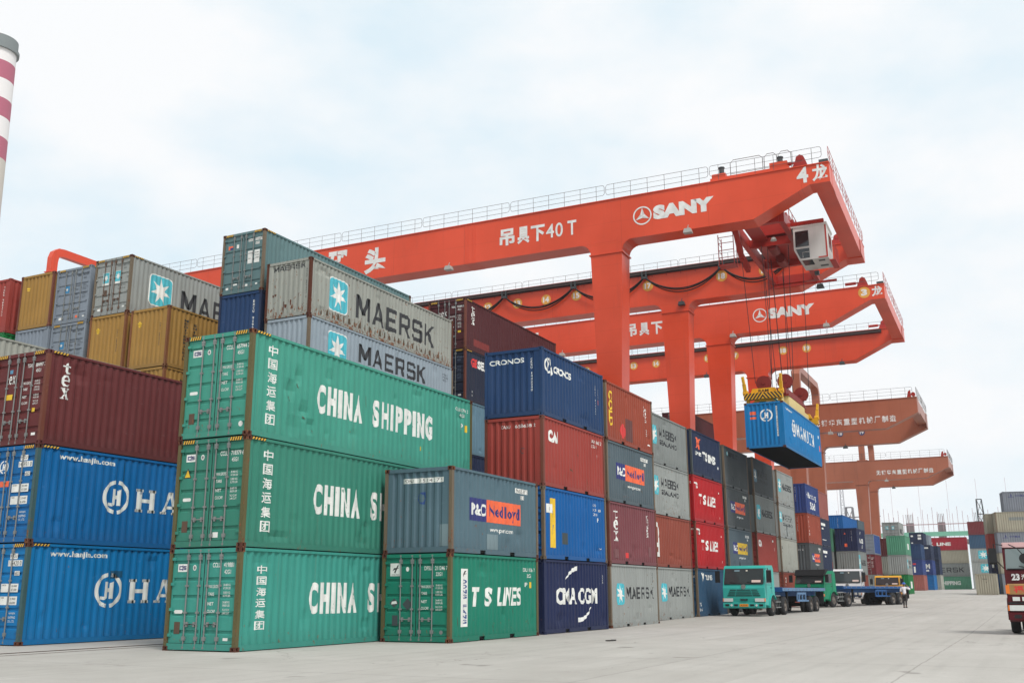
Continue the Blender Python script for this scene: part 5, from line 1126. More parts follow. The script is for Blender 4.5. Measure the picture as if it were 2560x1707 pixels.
q.box(cx0+.4, cx1, ya-.4, ya-.02, za-.1, za-.05); q.build('cab_handrail', RAILR, cab)
q = MB(); q.tube([(cx0-.05, .85, za+.14), (cx0-.05, .85, za+.5), (cx0-.05, .45, za+.5)], .02, 4); q.build('grab_rail', CABW, cab)
q = MB(); q.box(cx1-.4, cx1-.1, .2, .5, za-.45, za-.2); q.build('floodlight', LAMPD, cab)
q = MB(); q.cyl((2.0, 2.6, .35), 'z', .22, .2, 12, .12); q.build('floodlight', LAMPM, tr)
ht = 12.99   # top of the hanging container
sp = thing('container_spreader', 'yellow container spreader with striped end beam and red sheaves, hung on ropes', 'spreader', (69.1, 14.17, ht), 0)
Lh = L4/2
for sx in (-1, 1):
    q = MB(); q.box(sx*(Lh-.42), sx*(Lh-.02), -1.2, 1.2, .22, .62); q.prism([(-.85, .62), (.85, .62), (.7, .95), (-.7, .95)], sx*(Lh-.5)-.15, sx*(Lh-.5)+.15); q.box(sx*(Lh-.3)-.1, sx*(Lh-.3)+.1, -1.1, -.9, .02, .22); q.box(sx*(Lh-.3)-.1, sx*(Lh-.3)+.1, .9, 1.1, .02, .22)
    q.prism([(-.75, .03), (-.5, .22), (.5, .22), (.75, .03), (.3, .1), (-.3, .1)], sx*(Lh-.35)-.06, sx*(Lh-.35)+.06)
    eb = q.build('end_beam', SPY, sp)
    if sx < 0:
        q = MB()
        for k in range(-7, 8):
            for s_ in (-1, 1):
                p = [(k*.22, .225), (k*.22+.12, .225), (k*.22+.12+.3, .615), (k*.22+.3, .615)]
                p = clip([(a*s_*-1+s_*1.2*0, b) for a, b in p], 0, *((-1.19, 0) if s_ < 0 else (0, 1.19)))
                if len(p) > 2: q.add([(-Lh+.016, a, b) for a, b in p], [tuple(range(len(p)))])
        q.build('hazard_stripes', HAZK, eb)
        q = MB(); q.add([(-Lh+.34-.002-.0, a, b) for a, b in ((-.4, .68), (.4, .68), (.4, .9), (-.4, .9))], [(0,1,2,3)])
        for p in fit(glyphs('RAM', .02), -.32, .32, .70, .88): q.add([(-Lh+.335, -a, b) for a, b in p], [(0,1,2)])
        q.f = q.f[1:]; q.sm = q.sm[1:]; q.build('lettering', HAZK, eb)
    for sy in (-1, 1):
        q = MB(); q.bar((sx*(Lh-.25), sy*1.12, .55), (sx*(Lh-.1), sy*1.16, 1.25), .2, .2); q.bar((sx*(Lh-.1), sy*1.16, 1.25), (sx*(Lh+.02), sy*1.2, 1.72), .14, .26); q.cyl((sx*(Lh-.25), sy*1.12, .68), 'y', .16, .3, 12); q.build('flipper_arm', SPY, sp)
q = MB(); q.box(-Lh+.42, Lh-.42, -.62, -.18, .3, .85); q.box(-Lh+.42, Lh-.42, .18, .62, .3, .85); q.box(-2.6, 2.6, -.9, .9, .25, .9); q.build('main_beam', SPC, sp)
q = MB(); q.box(-2.9, 3.1, -.8, .8, 1.05, 1.45)
for x in (-2.5, 2.7): q.box(x-.25, x+.25, -.95, .95, .9, 1.05)
q.build('headblock', SHV, sp)
for x in (-2.5, 2.7):
    for y in (-.72, .68):
        q = MB(); q.cyl((x-.09, y, 1.9), 'x', .5, .03, 24); q.cyl((x+.09, y, 1.9), 'x', .5, .03, 24); q.cyl((x, y, 1.9), 'x', .43, .12, 24); q.prism([(y-.46, 1.75), (y+.46, 1.75), (y+.3, 1.46), (y-.3, 1.46)], x-.14, x+.14); q.cyl((x, y, 1.9), 'x', .12, .36, 10); q.build('sheave', SHV, sp)
q = MB()
for z in (2.3, 2.6, 2.9): q.tube([(.3+.45*math.cos(R(a)), .45*math.sin(R(a)), z) for a in range(0, 361, 30)], .014, 4, False)
for a in range(0, 360, 90): q.tube([(.3+.45*math.cos(R(a)), .45*math.sin(R(a)), 1.4), (.3+.45*math.cos(R(a)), .45*math.sin(R(a)), 2.9)], .014, 4, False)
q.build('cable_basket', SHV, sp)
q = MB()
for x in (-2.5, 2.7):
    for y, sg in ((-.72, -1), (.68, 1)):
        for o, tx in ((-.55, -.2), (.55, .9)): q.tube([(x, y+o, 1.95), (x+tx*.8*(1 if x > 0 else -1), y+o*1.5, 11.3)], .022, 5, False)
q.tube([(.3, 0, 2.0), (.1, .2, 11.3)], .03, 5, False)
q.build('hoist_rope', BLKC, sp)
def fhang(c):
    mark(c, 's', WHITEC, word('www.hanjin.com', .75, 2.8, 2.45, 2.64, .03)); mark(c, 's', WHITEC, ring_h(3.1, 1.58, .56, .9), 'emblem'); mark(c, 's', WHITEC, block('HaNJIN', 3.95, 9.7, 1.15, 2.0, .26))
    mark(c, 'e', WHITE, ring_h(1.35, 2.05, .40), 'emblem'); mark(c, 'e', ORANGED, rect(.33, .72, 2.12, 2.34)+rect(.33, .72, 1.85, 2.0), 'sticker'); mark(c, 'e', WHITE, rect(1.96, 2.06, .7, 2.6), 'number_plate', 1); mark(c, 'e', BLACK, column('HJCU 4021963', 1.98, 2.04, 2.55, .75, .7), 'lettering', 2)
    mark(c, 's', WHITE, rect(.12, .2, .9, 2.55)+rect(11.5, 11.8, 2.0, 2.2), 'number_plate'); mark(c, 's', ORANGED, rect(11.6, 11.9, 1.1, 1.5), 'sticker')
hc = container(63.0, 12.95, ht-HC, L4, HC, hjb2, 'p', label='bright blue long container hanging in the air from the yellow spreader', floor=True, name='shipping_container', post=hjb2, cast=RUST)
fhang(hc)
# ---------------------------------------------------------------- lorries
TYRE = plain('tyre_rubber', (38, 38, 40), .85); RIM = plain('dusty_rim', (104, 96, 90), .7); CHS = plain('chassis_black', (28, 28, 30), .7)
BEDB = paint('trailer_blue', (34, 94, 158), .2, .4); BEDL = paint('trailer_light_blue', (110, 150, 192), .25, .4); HEADL = plain('headlamp_glass', (206, 208, 204), .15, 0, .6)
AMB = plain('amber_lens', (226, 120, 40), .3); PLATE = plain('plate_amber', (226, 140, 30), .5); CHROME = plain('dull_chrome', (178, 178, 176), .3, .8)
WSH = plain('windscreen_glass', (52, 58, 60), .06, 0, .6); INTR = plain('cab_interior', (70, 66, 64), .9); SEATM = plain('seat_cover', (126, 112, 104), .9); PAPER = plain('paper_notice', (214, 190, 180), .8)
def lathe(q, cx, cy, cz, prof, n=24):
    """profile of (radius, offset along y)"""
    vs = [(cx+r*math.cos(2*math.pi*k/n), cy+o, cz+r*math.sin(2*math.pi*k/n)) for r, o in prof for k in range(n)]
    q.add(vs, [(i*n+k, i*n+(k+1)%n, (i+1)*n+(k+1)%n, (i+1)*n+k) for i in range(len(prof)-1) for k in range(n)], True)
def wheel(t, x, y, r=.52, w=.30, dual=False):
    sg = -1 if y < 0 else 1
    o = MB(); W2 = w if not dual else w*2+.06
    y0 = y if not dual else y-sg*(w/2+.03)
    if dual:
        for yy in (y, y-sg*(w+.06)): lathe(o, x, yy, r, [(r*.6, -w/2), (r*.88, -w/2), (r*.98, -w/2+.05), (r, -w/4), (r, w/4), (r*.98, w/2-.05), (r*.88, w/2), (r*.6, w/2)])
    else: lathe(o, x, y, r, [(r*.6, -w/2), (r*.88, -w/2), (r*.98, -w/2+.05), (r, -w/4), (r, w/4), (r*.98, w/2-.05), (r*.88, w/2), (r*.6, w/2)])
    e = thing_part('wheel', t); ty = o.build('tyre', TYRE, e)
    o = MB(); lathe(o, x, y, r, [(r*.61, sg*w*.42), (r*.56, sg*w*.30), (r*.46, sg*w*(.05 if dual else .34)), (r*.26, sg*w*(.0 if dual else .42)), (r*.22, sg*w*.5), (.001, sg*w*.5)])
    for k in range(8): a = k*math.pi/4; o.cyl((x+r*.36*math.cos(a), y+sg*w*(.08 if dual else .42), r+r*.36*math.sin(a)), 'y', .025, .05, 6)
    o.build('rim', RIM, e); return e
def thing_part(name, t):
    e = bpy.data.objects.new(name, None); COL.objects.link(e); e.parent = t; e.empty_display_size = .2; return e
def lorry(label, x, y, z, rot, mat, name='lorry', bed=None, zw=1.70, zt=2.72, half=1.18, roof=None, visor=False, plate=True, grille=True, lower=None, slope=.28, chassis=5.2, mirror=True):
    t = thing(name, label, 'lorry', (x, y, z), rot)
    wx = 1.46
    arc = [(wx+.66*math.cos(R(a)), .52+.66*math.sin(R(a))) for a in range(180, 46, -15)]
    prof = [(.10, .60), (.02, .95), (0, 1.50), (.05, zw-.06), (.07, zw), (.07+slope, zt-.14), (.07+slope+.14, zt)] + [(1.70, zt+.02), (1.88, zt-.16), (1.95, zw), (1.97, 1.10)] + arc[::-1][0:1] + arc[::-1][1:] + [(.78, .56)]
    q = MB(); q.prism(prof, -half, half, 'y')
    # roll the long front corners over a little by insetting the side skins
    body = q.build('cab_body', mat, t)
    bv = body.modifiers.new('soft_edges', 'BEVEL'); bv.width = .05; bv.segments = 2; bv.limit_method = 'ANGLE'; bv.angle_limit = R(40)
    if roof:
        q = MB(); q.prism([(.07+slope-.06, zt-.12), (.07+slope+.08, zt+.06), (1.7, zt+.10), (1.9, zt-.14)], -half-.012, half+.012, 'y'); o = q.build('roof_panel', roof, t)
        bv = o.modifiers.new('soft_edges', 'BEVEL'); bv.width = .04; bv.segments = 2
    n = Vector((-(zt-.14-zw), 0, slope)).normalized()*.014
    def scr(s, u): return Vector((.07+slope*u, s, zw+(zt-.14-zw)*u))+n
    q = MB(); q.add([scr(-half+.06, .02), scr(half-.06, .02), scr(half-.09, .97), scr(-half+.09, .97)], [(0,1,2,3)]); ws = q.build('windscreen', WSH, t)
    n2 = n*1.25
    def patch(s0, s1, u0, u1, m, nm):
        q = MB(); q.add([scr(s0, u0)+n2*.3, scr(s1, u0)+n2*.3, scr(s1, u1)+n2*.3, scr(s0, u1)+n2*.3], [(0,1,2,3)]); return q.build(nm, m, ws)
    patch(-half+.18, -.25, .10, .80, SEATM if mat is not None else SEATM, 'seat_behind_glass') if False else None
    patch(-.95, -.45, .12, .26, PAPER, 'paper_notice'); patch(-.2, -.1, .8, .88, plain('round_sticker', (210, 206, 190), .7), 'sticker'); patch(.25, .55, .8, .88, plain('blue_sticker', (120, 150, 160), .7), 'sticker')
    q = MB()
    for s in (-.6, .35): q.tube([scr(s, .03)+n2, scr(s+.4, .16)+n2], .012, 4)
    q.tube([scr(-half+.1, .02)+n2, scr(half-.1, .02)+n2], .025, 5); q.build('wiper', CHS, ws)
    for sy in (-1, 1):
        q = MB(); yy = sy*(half+.006); pts = [(.34, zw+.06), (1.30, zw+.06), (1.30, zt-.22), (.34+slope*.75, zt-.22)]
        q.add([(a, yy, b) for a, b in pts], [(0,1,2,3)]); q.build('side_window', GLASSD, t)
        q = MB(); q.box(.30, .32, sy*(half+.004), sy*(half+.008), .9, zw); q.box(1.36, 1.38, sy*(half+.004), sy*(half+.008), 1.2, zt-.2); q.box(.32, 1.36, sy*(half+.004), sy*(half+.007), zw-.03, zw-.015); q.box(1.14, 1.30, sy*(half+.004), sy*(half+.03), zw-.2, zw-.16); q.build('door_seam', CHS, t)
        fl = [(wx+rr_*math.cos(R(a)), .52+rr_*math.sin(R(a))) for rr_, seq in ((.68, range(185, 20, -15)), (.62, range(20, 186, 15))) for a in seq]
        q = MB(); m_ = len(fl)//2
        for i in range(m_-1):
            a, b, c_, d = fl[i], fl[i+1], fl[-2-i], fl[-1-i]
            q.add([(p[0], yv, p[1]) for yv in (sy*(half-.25), sy*(half+.055)) for p in (a, b, c_, d)], [(0,1,2,3), (4,5,6,7), (0,1,5,4), (2,3,7,6)])
        q.build('mudguard', mat, t)
        if mirror:
            q = MB(); q.tube([(.25, sy*half, zt-.2), (.0, sy*(half+.22), zt-.16), (.02, sy*(half+.24), zw+.1)], .02, 5); q.box(-.03, .07, sy*(half+.14), sy*(half+.40), zw+.10, zt-.28); q.build('mirror', CHS, t)
        q = MB(); q.box(-.035, .0, sy*.62, sy*(half-.04), .78, .96); q.build('headlight', HEADL, t); q = MB(); q.box(-.03, .05, sy*(half-.035), sy*(half+.01), .78, .96); q.build('indicator', AMB, t)
    bm = lower or mat
    q = MB(); q.prism([(.10, .42), (-.05, .48), (-.05, .72), (.06, .74)], -half, half, 'y'); bp_ = q.build('bumper', bm, t)
    q = MB(); 
    for s in (-.95, -.45, .45, .95): q.box(-.062, -.051, s-.11, s+.11, .54, .65)
    q.box(-.02, .02, -.2, .2, .84, .92); q.build('bumper_opening', CHS, bp_)
    for s in (-.7, .7):
        q = MB(); q.cyl((-.065, s, .59), 'x', .06, .03, 12); q.build('fog_light', HEADL, bp_)
    if plate:
        q = MB(); q.box(-.075, -.054, -.24, .24, .52, .66); q.build('number_plate', PLATE, bp_)
        q = MB()
        for p in fit(glyphs('A 62718', .02), -.19, .19, .55, .63): q.add([(-.0765, -a, b) for a, b in p], [(0,1,2)])
        q.build('plate_digits', CHS, bp_)
    if grille:
        q = MB()
        for k in range(4):
            zz = 1.08+k*.10; w = .08*k
            for a, b in ((-.92+w*.6, -.50+w*.3), (-.38+w*.3-.08, .38-w*.3+.08), (.50-w*.3, .92-w*.6)): q.box(-.008, .03, a, b, zz, zz+.045)
        q.build('grille', CHS, t)
        q = MB(); q.cyl((-.005, 0, 1.58), 'x', .13, .03, 18); q.cyl((-.012, 0, 1.58), 'x', .085, .035, 3); q.build('badge', CHROME, t)
    if visor:
        q = MB(); q.prism([(.02+slope*.6, zt-.34), (-.02+slope*.5, zt-.32), (.05+slope, zt+.10), (.5+slope, zt+.12), (.5+slope, zt+.03)], -half-.02, half+.02, 'y'); q.build('sun_visor', CHS, t)
    q = MB()
    for s in (-.5, .3): q.cyl((.6, s, zt+.12), 'z', .035, .26, 6, .012)
    q.build('roof_marker', CHS, t)
    end = chassis
    q = MB()
    for s in (-.42, .42): q.box(.4, end, s-.05, s+.05, .78, 1.02)
    q.box(.3, 2.2, -.6, .6, .45, .9); q.cyl((3.9, 0, .52), 'y', .12, 2.0, 10); q.cyl((wx, 0, .52), 'y', .08, 2.0, 10); q.build('chassis', CHS, t)
    for sy in (-1, 1):
        wheel(t, wx, sy*(half-.14), .52, .30); wheel(t, 3.9, sy*(half-.10), .52, .28, True)
        q = MB()
        for zz in (.42, .72, 1.06): q.box(2.2, 3.15, sy*(half-.02), sy*(half-.10), zz, zz+.05)
        for xx in (2.22, 2.52, 2.82, 3.1): q.box(xx, xx+.03, sy*(half-.11), sy*(half-.13), .42, 1.1)
        q.build('side_step', GALV, t)
    q = MB(); q.cyl((2.7, .55, .72), 'x', .3, .8, 14); q.build('fuel_tank', CHROME, t)
    if bed:
        b0, b1, col, ax = bed
        q = MB(); q.box(b0, b1, -1.22, 1.22, 1.42, 1.50); q.box(b0, b1, -.6, .6, 1.05, 1.419); 
        for k in range(int((b1-b0)/.8)): q.box(b0+.4+k*.8, b0+.48+k*.8, -1.2, 1.2, 1.30, 1.419)
        fb = q.build('flatbed', BEDB, t)
        for sy in (-1, 1):
            q = MB(); q.box(b0+.03, b1-.03, sy*1.222, sy*1.26, 1.34, 1.53); q.build('side_rail', col, fb)
            q = MB()
            for k in range(int((b1-b0)/.85)): q.box(b0+.4+k*.85, b0+.5+k*.85, sy*1.261, sy*1.275, 1.40, 1.48)
            q.build('lashing_ring', GALV, fb)
        q = MB(); q.box(b0-.03, b0-.002, -1.24, 1.24, 1.3, 1.56); q.build('front_rail', BEDB, fb)
        ra = ax[0]-3.4
        for sy in (-1, 1):
            q = MB()
            for zz in (.72, 1.14): q.box(ra, ra+2.1, sy*1.16, sy*1.22, zz, zz+.12)
            for xx in (ra, ra+.45, ra+1.2, ra+1.95): q.box(xx, xx+.12, sy*1.158, sy*1.224, .72, 1.26)
            q.box(ra+2.1, ra+2.7, sy*1.16, sy*1.22, .72, .80); q.build('side_guard', col, t)
            q = MB(); q.box(b0+2.2, b0+2.32, sy*.8, sy*.92, .35, 1.3); q.box(b0+2.1, b0+2.42, sy*.72, sy*1.0, .30, .36); q.build('landing_leg', CHS, t)
            for a in ax: wheel(t, a, sy*1.06, .52, .28, True)
            q = MB(); q.box(b1-.35, b1-.3, sy*.7, sy*1.2, .55, 1.3); q.build('mud_flap', CHS, t)
        q = MB()
        for a in ax: q.cyl((a, 0, .52), 'y', .1, 2.0, 8)
        q.box(ax[0]-.8, ax[-1]+.8, -.5, .5, .7, 1.06); q.box(b1-.15, b1-.05, -1.1, 1.1, .75, .87); q.build('axle_frame', CHS, t)
    return t
TURQ = paint('turquoise_cab', (64, 198, 186), .08, .2, .3); GRC = paint('green_cab', (0, 150, 108), .08, .2, .35); WHC = paint('white_cab', (252, 250, 250), .05, .15, .3); YLC = paint('amber_cab', (255, 186, 60), .08, .2, .35); MRC = paint('maroon_cab', (98, 18, 28), .08, .2, .3); PKR = paint('pale_roof', (214, 172, 170), .1, .25, .4)
lorry('turquoise flatbed lorry facing us beside the dusty blue container', 57.0, 14.55, G(58), R(-3), TURQ, bed=(3.3, 13.6, BEDL, (10.0, 11.5)), roof=None)
lorry('green flatbed lorry with black visor, its blue bed swung across behind', 79.0, 15.25, G(82), R(-16.5), GRC, bed=(3.0, 15.4, BEDB, (12.0, 13.4)), visor=True, zt=2.62)
lorry('white lorry cab rising behind the blue flatbed', 92.2, 14.6, G(92), 0, WHC, zw=1.75, zt=2.92, half=1.14, plate=False)
lorry('amber lorry cab rising behind the far end of the blue flatbed', 104.5, 12.9, G(104), R(-2), YLC, zw=1.5, zt=2.40, half=1.12, plate=False)
MRG = plain('reflection_tinted_glass', (112, 124, 124), .08, 0, .6)  # reflected sky and light from inside are painted into this glass colour
rt = lorry('maroon lorry numbered 23 facing us, cut by the right edge', 39.0, -.22, 0, 0, MRC, zw=2.12, zt=2.98, half=1.22, roof=PKR, plate=False, grille=False, slope=.16, lower=MRC, mirror=False, chassis=7)
for ch_ in rt.children:
    if ch_.name.startswith('windscreen'): ch_.data.materials[0] = MRG
q = MB()
for p in fit(glyphs('23', .05), -1.02, -.77, 1.77, 1.99): q.add([(-.012, -a, b) for a, b in p], [(0,1,2)])
for p in fit(glyphs('汽运', .02), -.72, -.40, 1.79, 1.97): q.add([(-.012, -a, b) for a, b in p], [(0,1,2)])
q.build('lettering', SIGN, rt)
q = MB(); q.prism([(.012, 1.30), (-.02, 1.32), (-.02, 1.62), (.012, 1.66)], -1.18, 1.18, 'y'); gb_ = q.build('grille_panel', paint('cream_grille', (190, 146, 92), .1, .3), rt)
q = MB()
for s in (-.12, -.04, .04, .12): q.box(-.026, -.0205, s-.012, s+.012, 1.34, 1.60)
q.build('grille_slot', CHS, gb_)
q = MB()
for sg in (1, -1):
    for p in fit(glyphs('福', .03), -1.0 if sg > 0 else .70, -.70 if sg > 0 else 1.0, 1.36, 1.60): q.add([(-.0235, -a, b) for a, b in p], [(0,1,2)])
q.build('lettering', REDD, gb_)
for sy in (-1, 1):
    q = MB(); q.box(-.04, .05, sy*1.12, sy*1.24, 1.34, 1.62); q.build('indicator', AMB, rt)
    for s in (.66, .95):
        q = MB(); q.box(-.03, .01, sy*(s-.11), sy*(s+.11), 1.10, 1.23); q.build('headlight', HEADL, rt)
    q = MB(); q.tube([(.2, sy*1.2, 2.95), (-.12, sy*1.46, 2.98), (-.10, sy*1.5, 2.1)], .02, 6); q.tube([(-.1, sy*1.48, 2.5), (.15, sy*1.2, 2.15)], .016, 6); q.prism([(-.20, 2.36), (-.14, 2.30), (-.02, 2.34), (-.02, 2.84), (-.18, 2.84)], sy*1.40, sy*1.64, 'y'); q.build('mirror', CHS, rt)
q = MB(); q.tube([(-.02, 1.0, 2.96), (-.22, .75, 2.82), (-.24, .55, 2.55)], .018, 5); q.cyl((-.25, .55, 2.48), 'x', .17, .05, 16); q.build('mirror', CHS, rt)
q = MB(); q.box(-.02, .0, -1.2, 1.2, 1.0, 1.06); q.box(-.07, -.052, -.9, -.6, .56, .66); q.build('grille_slot', CHS, rt)

# ---------------------------------------------------------------- the man by the flatbed
def skin(name, mat, pts, edges, rad, parent, sub=2, root=0):
    me = bpy.data.meshes.new(name); me.from_pydata(pts, edges, []); me.update(); me.materials.append(mat)
    o = put(name, me, parent)
    md = o.modifiers.new('skin', 'SKIN'); md.use_smooth_shade = True
    for v, r in zip(me.skin_vertices[0].data, rad): v.radius = r if isinstance(r, tuple) else (r, r)
    me.skin_vertices[0].data[root].use_root = True
    o.modifiers.new('subdivision', 'SUBSURF').levels = sub; o.modifiers['subdivision'].render_levels = sub
    return o
SKIN = plain('skin', (150, 104, 80), .6); SHIRT = plain('white_shirt', (226, 222, 226), .8); TROU = plain('dark_trousers', (54, 50, 50), .85); CAP = plain('blue_helmet', (44, 92, 176), .4); SHOE = plain('black_shoe', (26, 24, 24), .7)
mn = thing('person', 'man in white shirt, dark trousers and blue helmet, seen from behind beside the flatbed', 'person', (79.9, 8.72, G(80)), R(-6))
# x forward (away from us), y to his left
P_ = [(0,0,.93),(0,0,1.12),(.01,0,1.30),(.02,0,1.43),(.03,0,1.50),(.05,0,1.60),(.06,0,1.70),          # spine 0-6
      (.01,.18,1.40),(-.03,.25,1.14),(.08,.24,.92),(.11,.235,.84),                                     # left arm 7-10
      (.01,-.18,1.40),(.06,-.42,1.26),(.20,-.25,1.46),(.19,-.19,1.53),                                 # right arm 11-14 (raised)
      (0,.09,.88),(.04,.10,.48),(-.02,.10,.09),(.10,.11,.04),                                         # left leg
      (0,-.09,.88),(-.03,-.08,.48),(-.10,-.07,.10),(.02,-.07,.04)]
E_ = [(0,1),(1,2),(2,3),(3,4),(4,5),(5,6),(3,7),(7,8),(8,9),(9,10),(3,11),(11,12),(12,13),(13,14),(0,15),(15,16),(16,17),(17,18),(0,19),(19,20),(20,21),(21,22)]
Rr = [(.13,.10),(.12,.095),(.15,.10),(.09,.07),(.05,.05),(.085,.075),(.07,.06),.062,.045,.034,.03,.062,.045,.034,.03,.08,.055,.038,.035,.08,.055,.038,.035]
body = skin('body', SKIN, P_, E_, Rr, mn)
def hand(base, d, up, parent):
    base, d, up = Vector(base), Vector(d).normalized(), Vector(up).normalized(); sd_ = d.cross(up)
    pts = [base, base+d*.05, base+d*.09]; ed = [(0,1),(1,2)]; rad = [(.028,.018),(.036,.016),(.034,.013)]
    for i, L in enumerate((.060, .072, .076, .066)):
        o_ = base+d*.09+sd_*((i-1.5)*.019); k = len(pts)
        pts += [o_, o_+d*L*.55-up*.008, o_+d*L-up*.03]; ed += [(2,k),(k,k+1),(k+1,k+2)]; rad += [.009,.008,.007]
    k = len(pts); pts += [base+d*.03+sd_*.035, base+d*.065+sd_*.06-up*.01, base+d*.09+sd_*.06-up*.02]; ed += [(1,k),(k,k+1),(k+1,k+2)]; rad += [.011,.009,.008]
    return skin('hand', SKIN, [tuple(p) for p in pts], ed, rad, parent, 1)
hand((.11,.235,.84), (.1,-.05,-1), (1,0,0), body); hand((.19,-.19,1.53), (-.2,.55,.6), (-.6,.3,.3), body)
for sy in (-1, 1):
    q = MB(); q.cyl((.05, sy*.083, 1.62), 'y', .028, .02, 10); q.build('ear', SKIN, body)
q = MB(); q.prism([(.13,1.60),(.165,1.59),(.13,1.645)], -.014, .014, 'y'); q.build('nose', SKIN, body)
shirt = skin('shirt', SHIRT, [(0,0,.88),(0,0,1.10),(.01,0,1.30),(.02,0,1.42),(.01,.17,1.40),(-.02,.235,1.20),(-.01,.25,1.10),(.01,-.17,1.40),(.05,-.36,1.29),(.08,-.41,1.28)], [(0,1),(1,2),(2,3),(3,4),(4,5),(5,6),(3,7),(7,8),(8,9)], [(.185,.135),(.17,.125),(.18,.125),(.12,.09),.085,.075,.075,.085,.075,.07], mn)
skin('trousers', TROU, [(0,0,.93),(0,.09,.86),(.04,.10,.48),(-.01,.10,.12),(0,-.09,.86),(-.03,-.08,.48),(-.09,-.07,.12)], [(0,1),(1,2),(2,3),(0,4),(4,5),(5,6)], [(.15,.115),.10,.075,.058,.10,.075,.058], mn)
for yy, xx in ((.105, .04), (-.07, -.04)):
    q = MB(); q.prism([(xx-.12,.0),(xx+.15,.0),(xx+.15,.035),(xx+.06,.075),(xx-.04,.10),(xx-.12,.085)], yy-.045, yy+.045, 'y'); o = q.build('shoe', SHOE, mn)
    o.modifiers.new('soft', 'BEVEL').width = .012
q = MB(); hp = [(.001,1.775),(.06,1.765),(.10,1.735),(.125,1.69),(.128,1.655),(.15,1.65)]
n_ = 18; q.add([(.05+r*1.08*math.cos(2*math.pi*k/n_), r*math.sin(2*math.pi*k/n_), z) for r, z in hp for k in range(n_)], [(i*n_+k, i*n_+(k+1)%n_, (i+1)*n_+(k+1)%n_, (i+1)*n_+k) for i in range(len(hp)-1) for k in range(n_)], True)
q.build('helmet', CAP, mn)

# ---------------------------------------------------------------- far things: chimney, building shell, masts
CHW = plain('chimney_white', (226, 222, 220), .8); CHR = plain('chimney_red', (172, 92, 112), .8); CHG = plain('chimney_grey', (120, 126, 126), .8); CHC = plain('chimney_concrete', (196, 188, 178), .9)
ch = thing('factory_chimney', 'tall factory chimney banded dull red and white with a dark cap at the left edge', 'chimney', (135.6, 202.4, 0))
def band(z0, z1, mat, extra=0, nm='band'):
    q = MB(); rad = lambda z: 4.2+(125-z)*.0186+extra; n = 40
    q.add([(rad(z)*math.cos(2*math.pi*k/n), rad(z)*math.sin(2*math.pi*k/n), z) for z in (z0, z1) for k in range(n)], [(k, (k+1)%n, n+(k+1)%n, n+k) for k in range(n)], True)
    return q.build(nm, mat, ch)
band(0, 96.9, CHC, 0, 'shaft')
zs_ = [96.9, 101.9, 106.7, 111.2, 115.9, 120.3, 124.2]
for i, (a, b) in enumerate(zip(zs_, zs_[1:])): band(a, b, CHR if i % 2 == 0 else CHW)
band(123.8, 126.6, CHG, .2, 'cap'); q = MB(); n = 40
q.add([(r*math.cos(2*math.pi*k/n), r*math.sin(2*math.pi*k/n), z) for r, z in ((4.1, 123.3), (4.8, 123.3), (4.8, 124.1), (4.1, 124.1)) for k in range(n)], [(i*n+k, i*n+(k+1)%n, (i+1)%4*n+(k+1)%n, (i+1)%4*n+k) for i in range(4) for k in range(n)]); q.build('gallery', CHG, ch)
CON = paint('raw_concrete', (150, 136, 138), .1, .4); NETG = plain('green_netting', (112, 170, 146), .9); SCAF = plain('scaffold_pink', (168, 138, 142), .8); REB = plain('rebar', (120, 108, 108), .8)
bd = thing('unfinished_building', 'unfinished concrete building with bare columns, starter bars and green netting beyond the far containers', 'building', (300, 22, 1.76))
q = MB(); q.box(0, 14, -20, 30, 12.4, 13.2); q.box(0, 14, -20, 30, .0, .4); q.build('floor_slab', CON, bd)
q = MB(); q.box(-.3, -.1, -20, 30, 14.1, 15.3); q.box(-.1, 14, 29.8, 30, 14.1, 15.3); q.build('safety_netting', NETG, bd)
for y in (7.8, -.2, -9.4):
    q = MB(); q.box(1, 3.0, y-.95, y+.95, .4, 17.9); q.build('column', CON, bd)
    q = MB()
    for k in range(5): q.box(1.1+.0, 1.22, y-.85+k*.4, y-.73+k*.4, 17.9, 20.2)
    q.build('starter_bars', REB, bd)
q = MB()
for z in (17.2, 14.4): q.box(-.25, -.05, -20, 30, z, z+.22)
for k in range(40): q.box(-.2, -.1, -19.6+k*1.25, -19.5+k*1.25, 12, 19.5+((k*7)%5)*.6)
for k in range(7): q.box(.0, .06, -17+k*7.2, -16.94+k*7.2, 13, 29)
q.build('scaffolding', SCAF, bd)
q = MB()
for k in range(40): q.box(-.2, -.1, -19.6+k*1.25, -19.5+k*1.25, .4, 12)
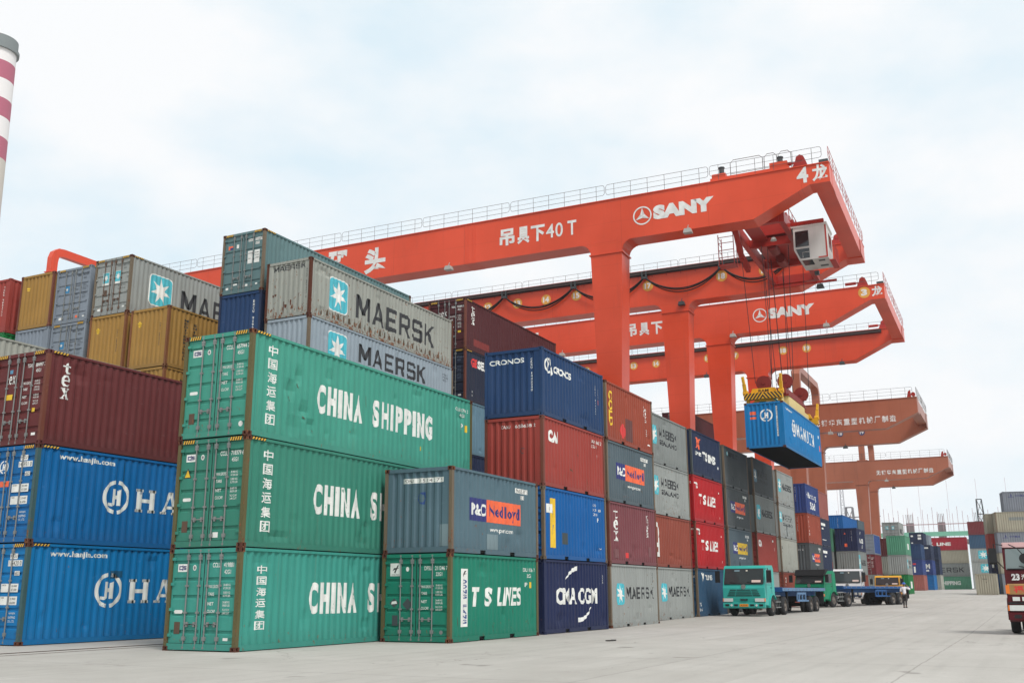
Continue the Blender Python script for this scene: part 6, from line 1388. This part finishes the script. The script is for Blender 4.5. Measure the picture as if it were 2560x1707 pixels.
q.build('prop', SCAF, bd)
def lattice(name, label, x, y, z0, h, w, lean=0, mat=None, cat='mast'):
    t = thing(name, label, cat, (x, y, z0)); q = MB(); n = max(4, int(h/(w*1.3)))
    f = lambda sx, sy, u: ((sx*w/2)*(1-.55*u), (sy*w/2)*(1-.55*u)+lean*u, h*u)
    for sx in (-1, 1):
        for sy in (-1, 1): q.tube([f(sx, sy, 0), f(sx, sy, 1)], w*.05, 4)
    for i in range(n):
        a, b = i/n, (i+1)/n
        for c_, d in (((-1,-1),(-1,1)), ((-1,1),(1,1)), ((1,1),(1,-1)), ((1,-1),(-1,-1))):
            q.tube([f(*c_, a), f(*d, b)], w*.03, 3, False); q.tube([f(*c_, b), f(*d, b)], w*.03, 3, False)
    q.build('lattice', mat or LAMPD, t); return t
lattice('lattice_mast', 'dark lattice mast standing behind the right hand container stack', 238, 8.9, 1.76, 18.6, 2.2, .5)
pl = lattice('power_pylon', 'distant grey power pylon seen between the brown crane legs', 330, 49.8, 1.76, 25, 4.2, 0, plain('far_steel', (120, 118, 122), .8), 'pylon')
q = MB(); q.bar((0, -9, 22), (0, 9, 22), .3, .3); q.build('cross_arm', plain('far_steel', (120, 118, 122), .8), pl)
tw = lattice('radio_tower', 'hair thin distant radio tower seen left of the power pylon', 420, 65.8, 1.76, 39.5, 2.4, 0, plain('pale_far_steel', (176, 176, 182), .8), 'tower')

# ---------------------------------------------------------------- the damp air over the yard
hz = MB(); hz.box(-60, 470, -70, 270, -1.2, 142)
hm = bpy.data.materials.new('haze_air'); hm.use_nodes = True; ht_ = hm.node_tree; ht_.nodes.clear()
ho = N(ht_, 'ShaderNodeOutputMaterial'); hv = N(ht_, 'ShaderNodeVolumePrincipled'); hv.inputs['Color'].default_value = (.93, .96, 1, 1); hv.inputs['Density'].default_value = .00018; hv.inputs['Anisotropy'].default_value = .2
ht_.links.new(hv.outputs[0], ho.inputs['Volume'])
o = hz.build('haze', hm); o['kind'] = 'stuff'
S.cycles.volume_bounces = 1
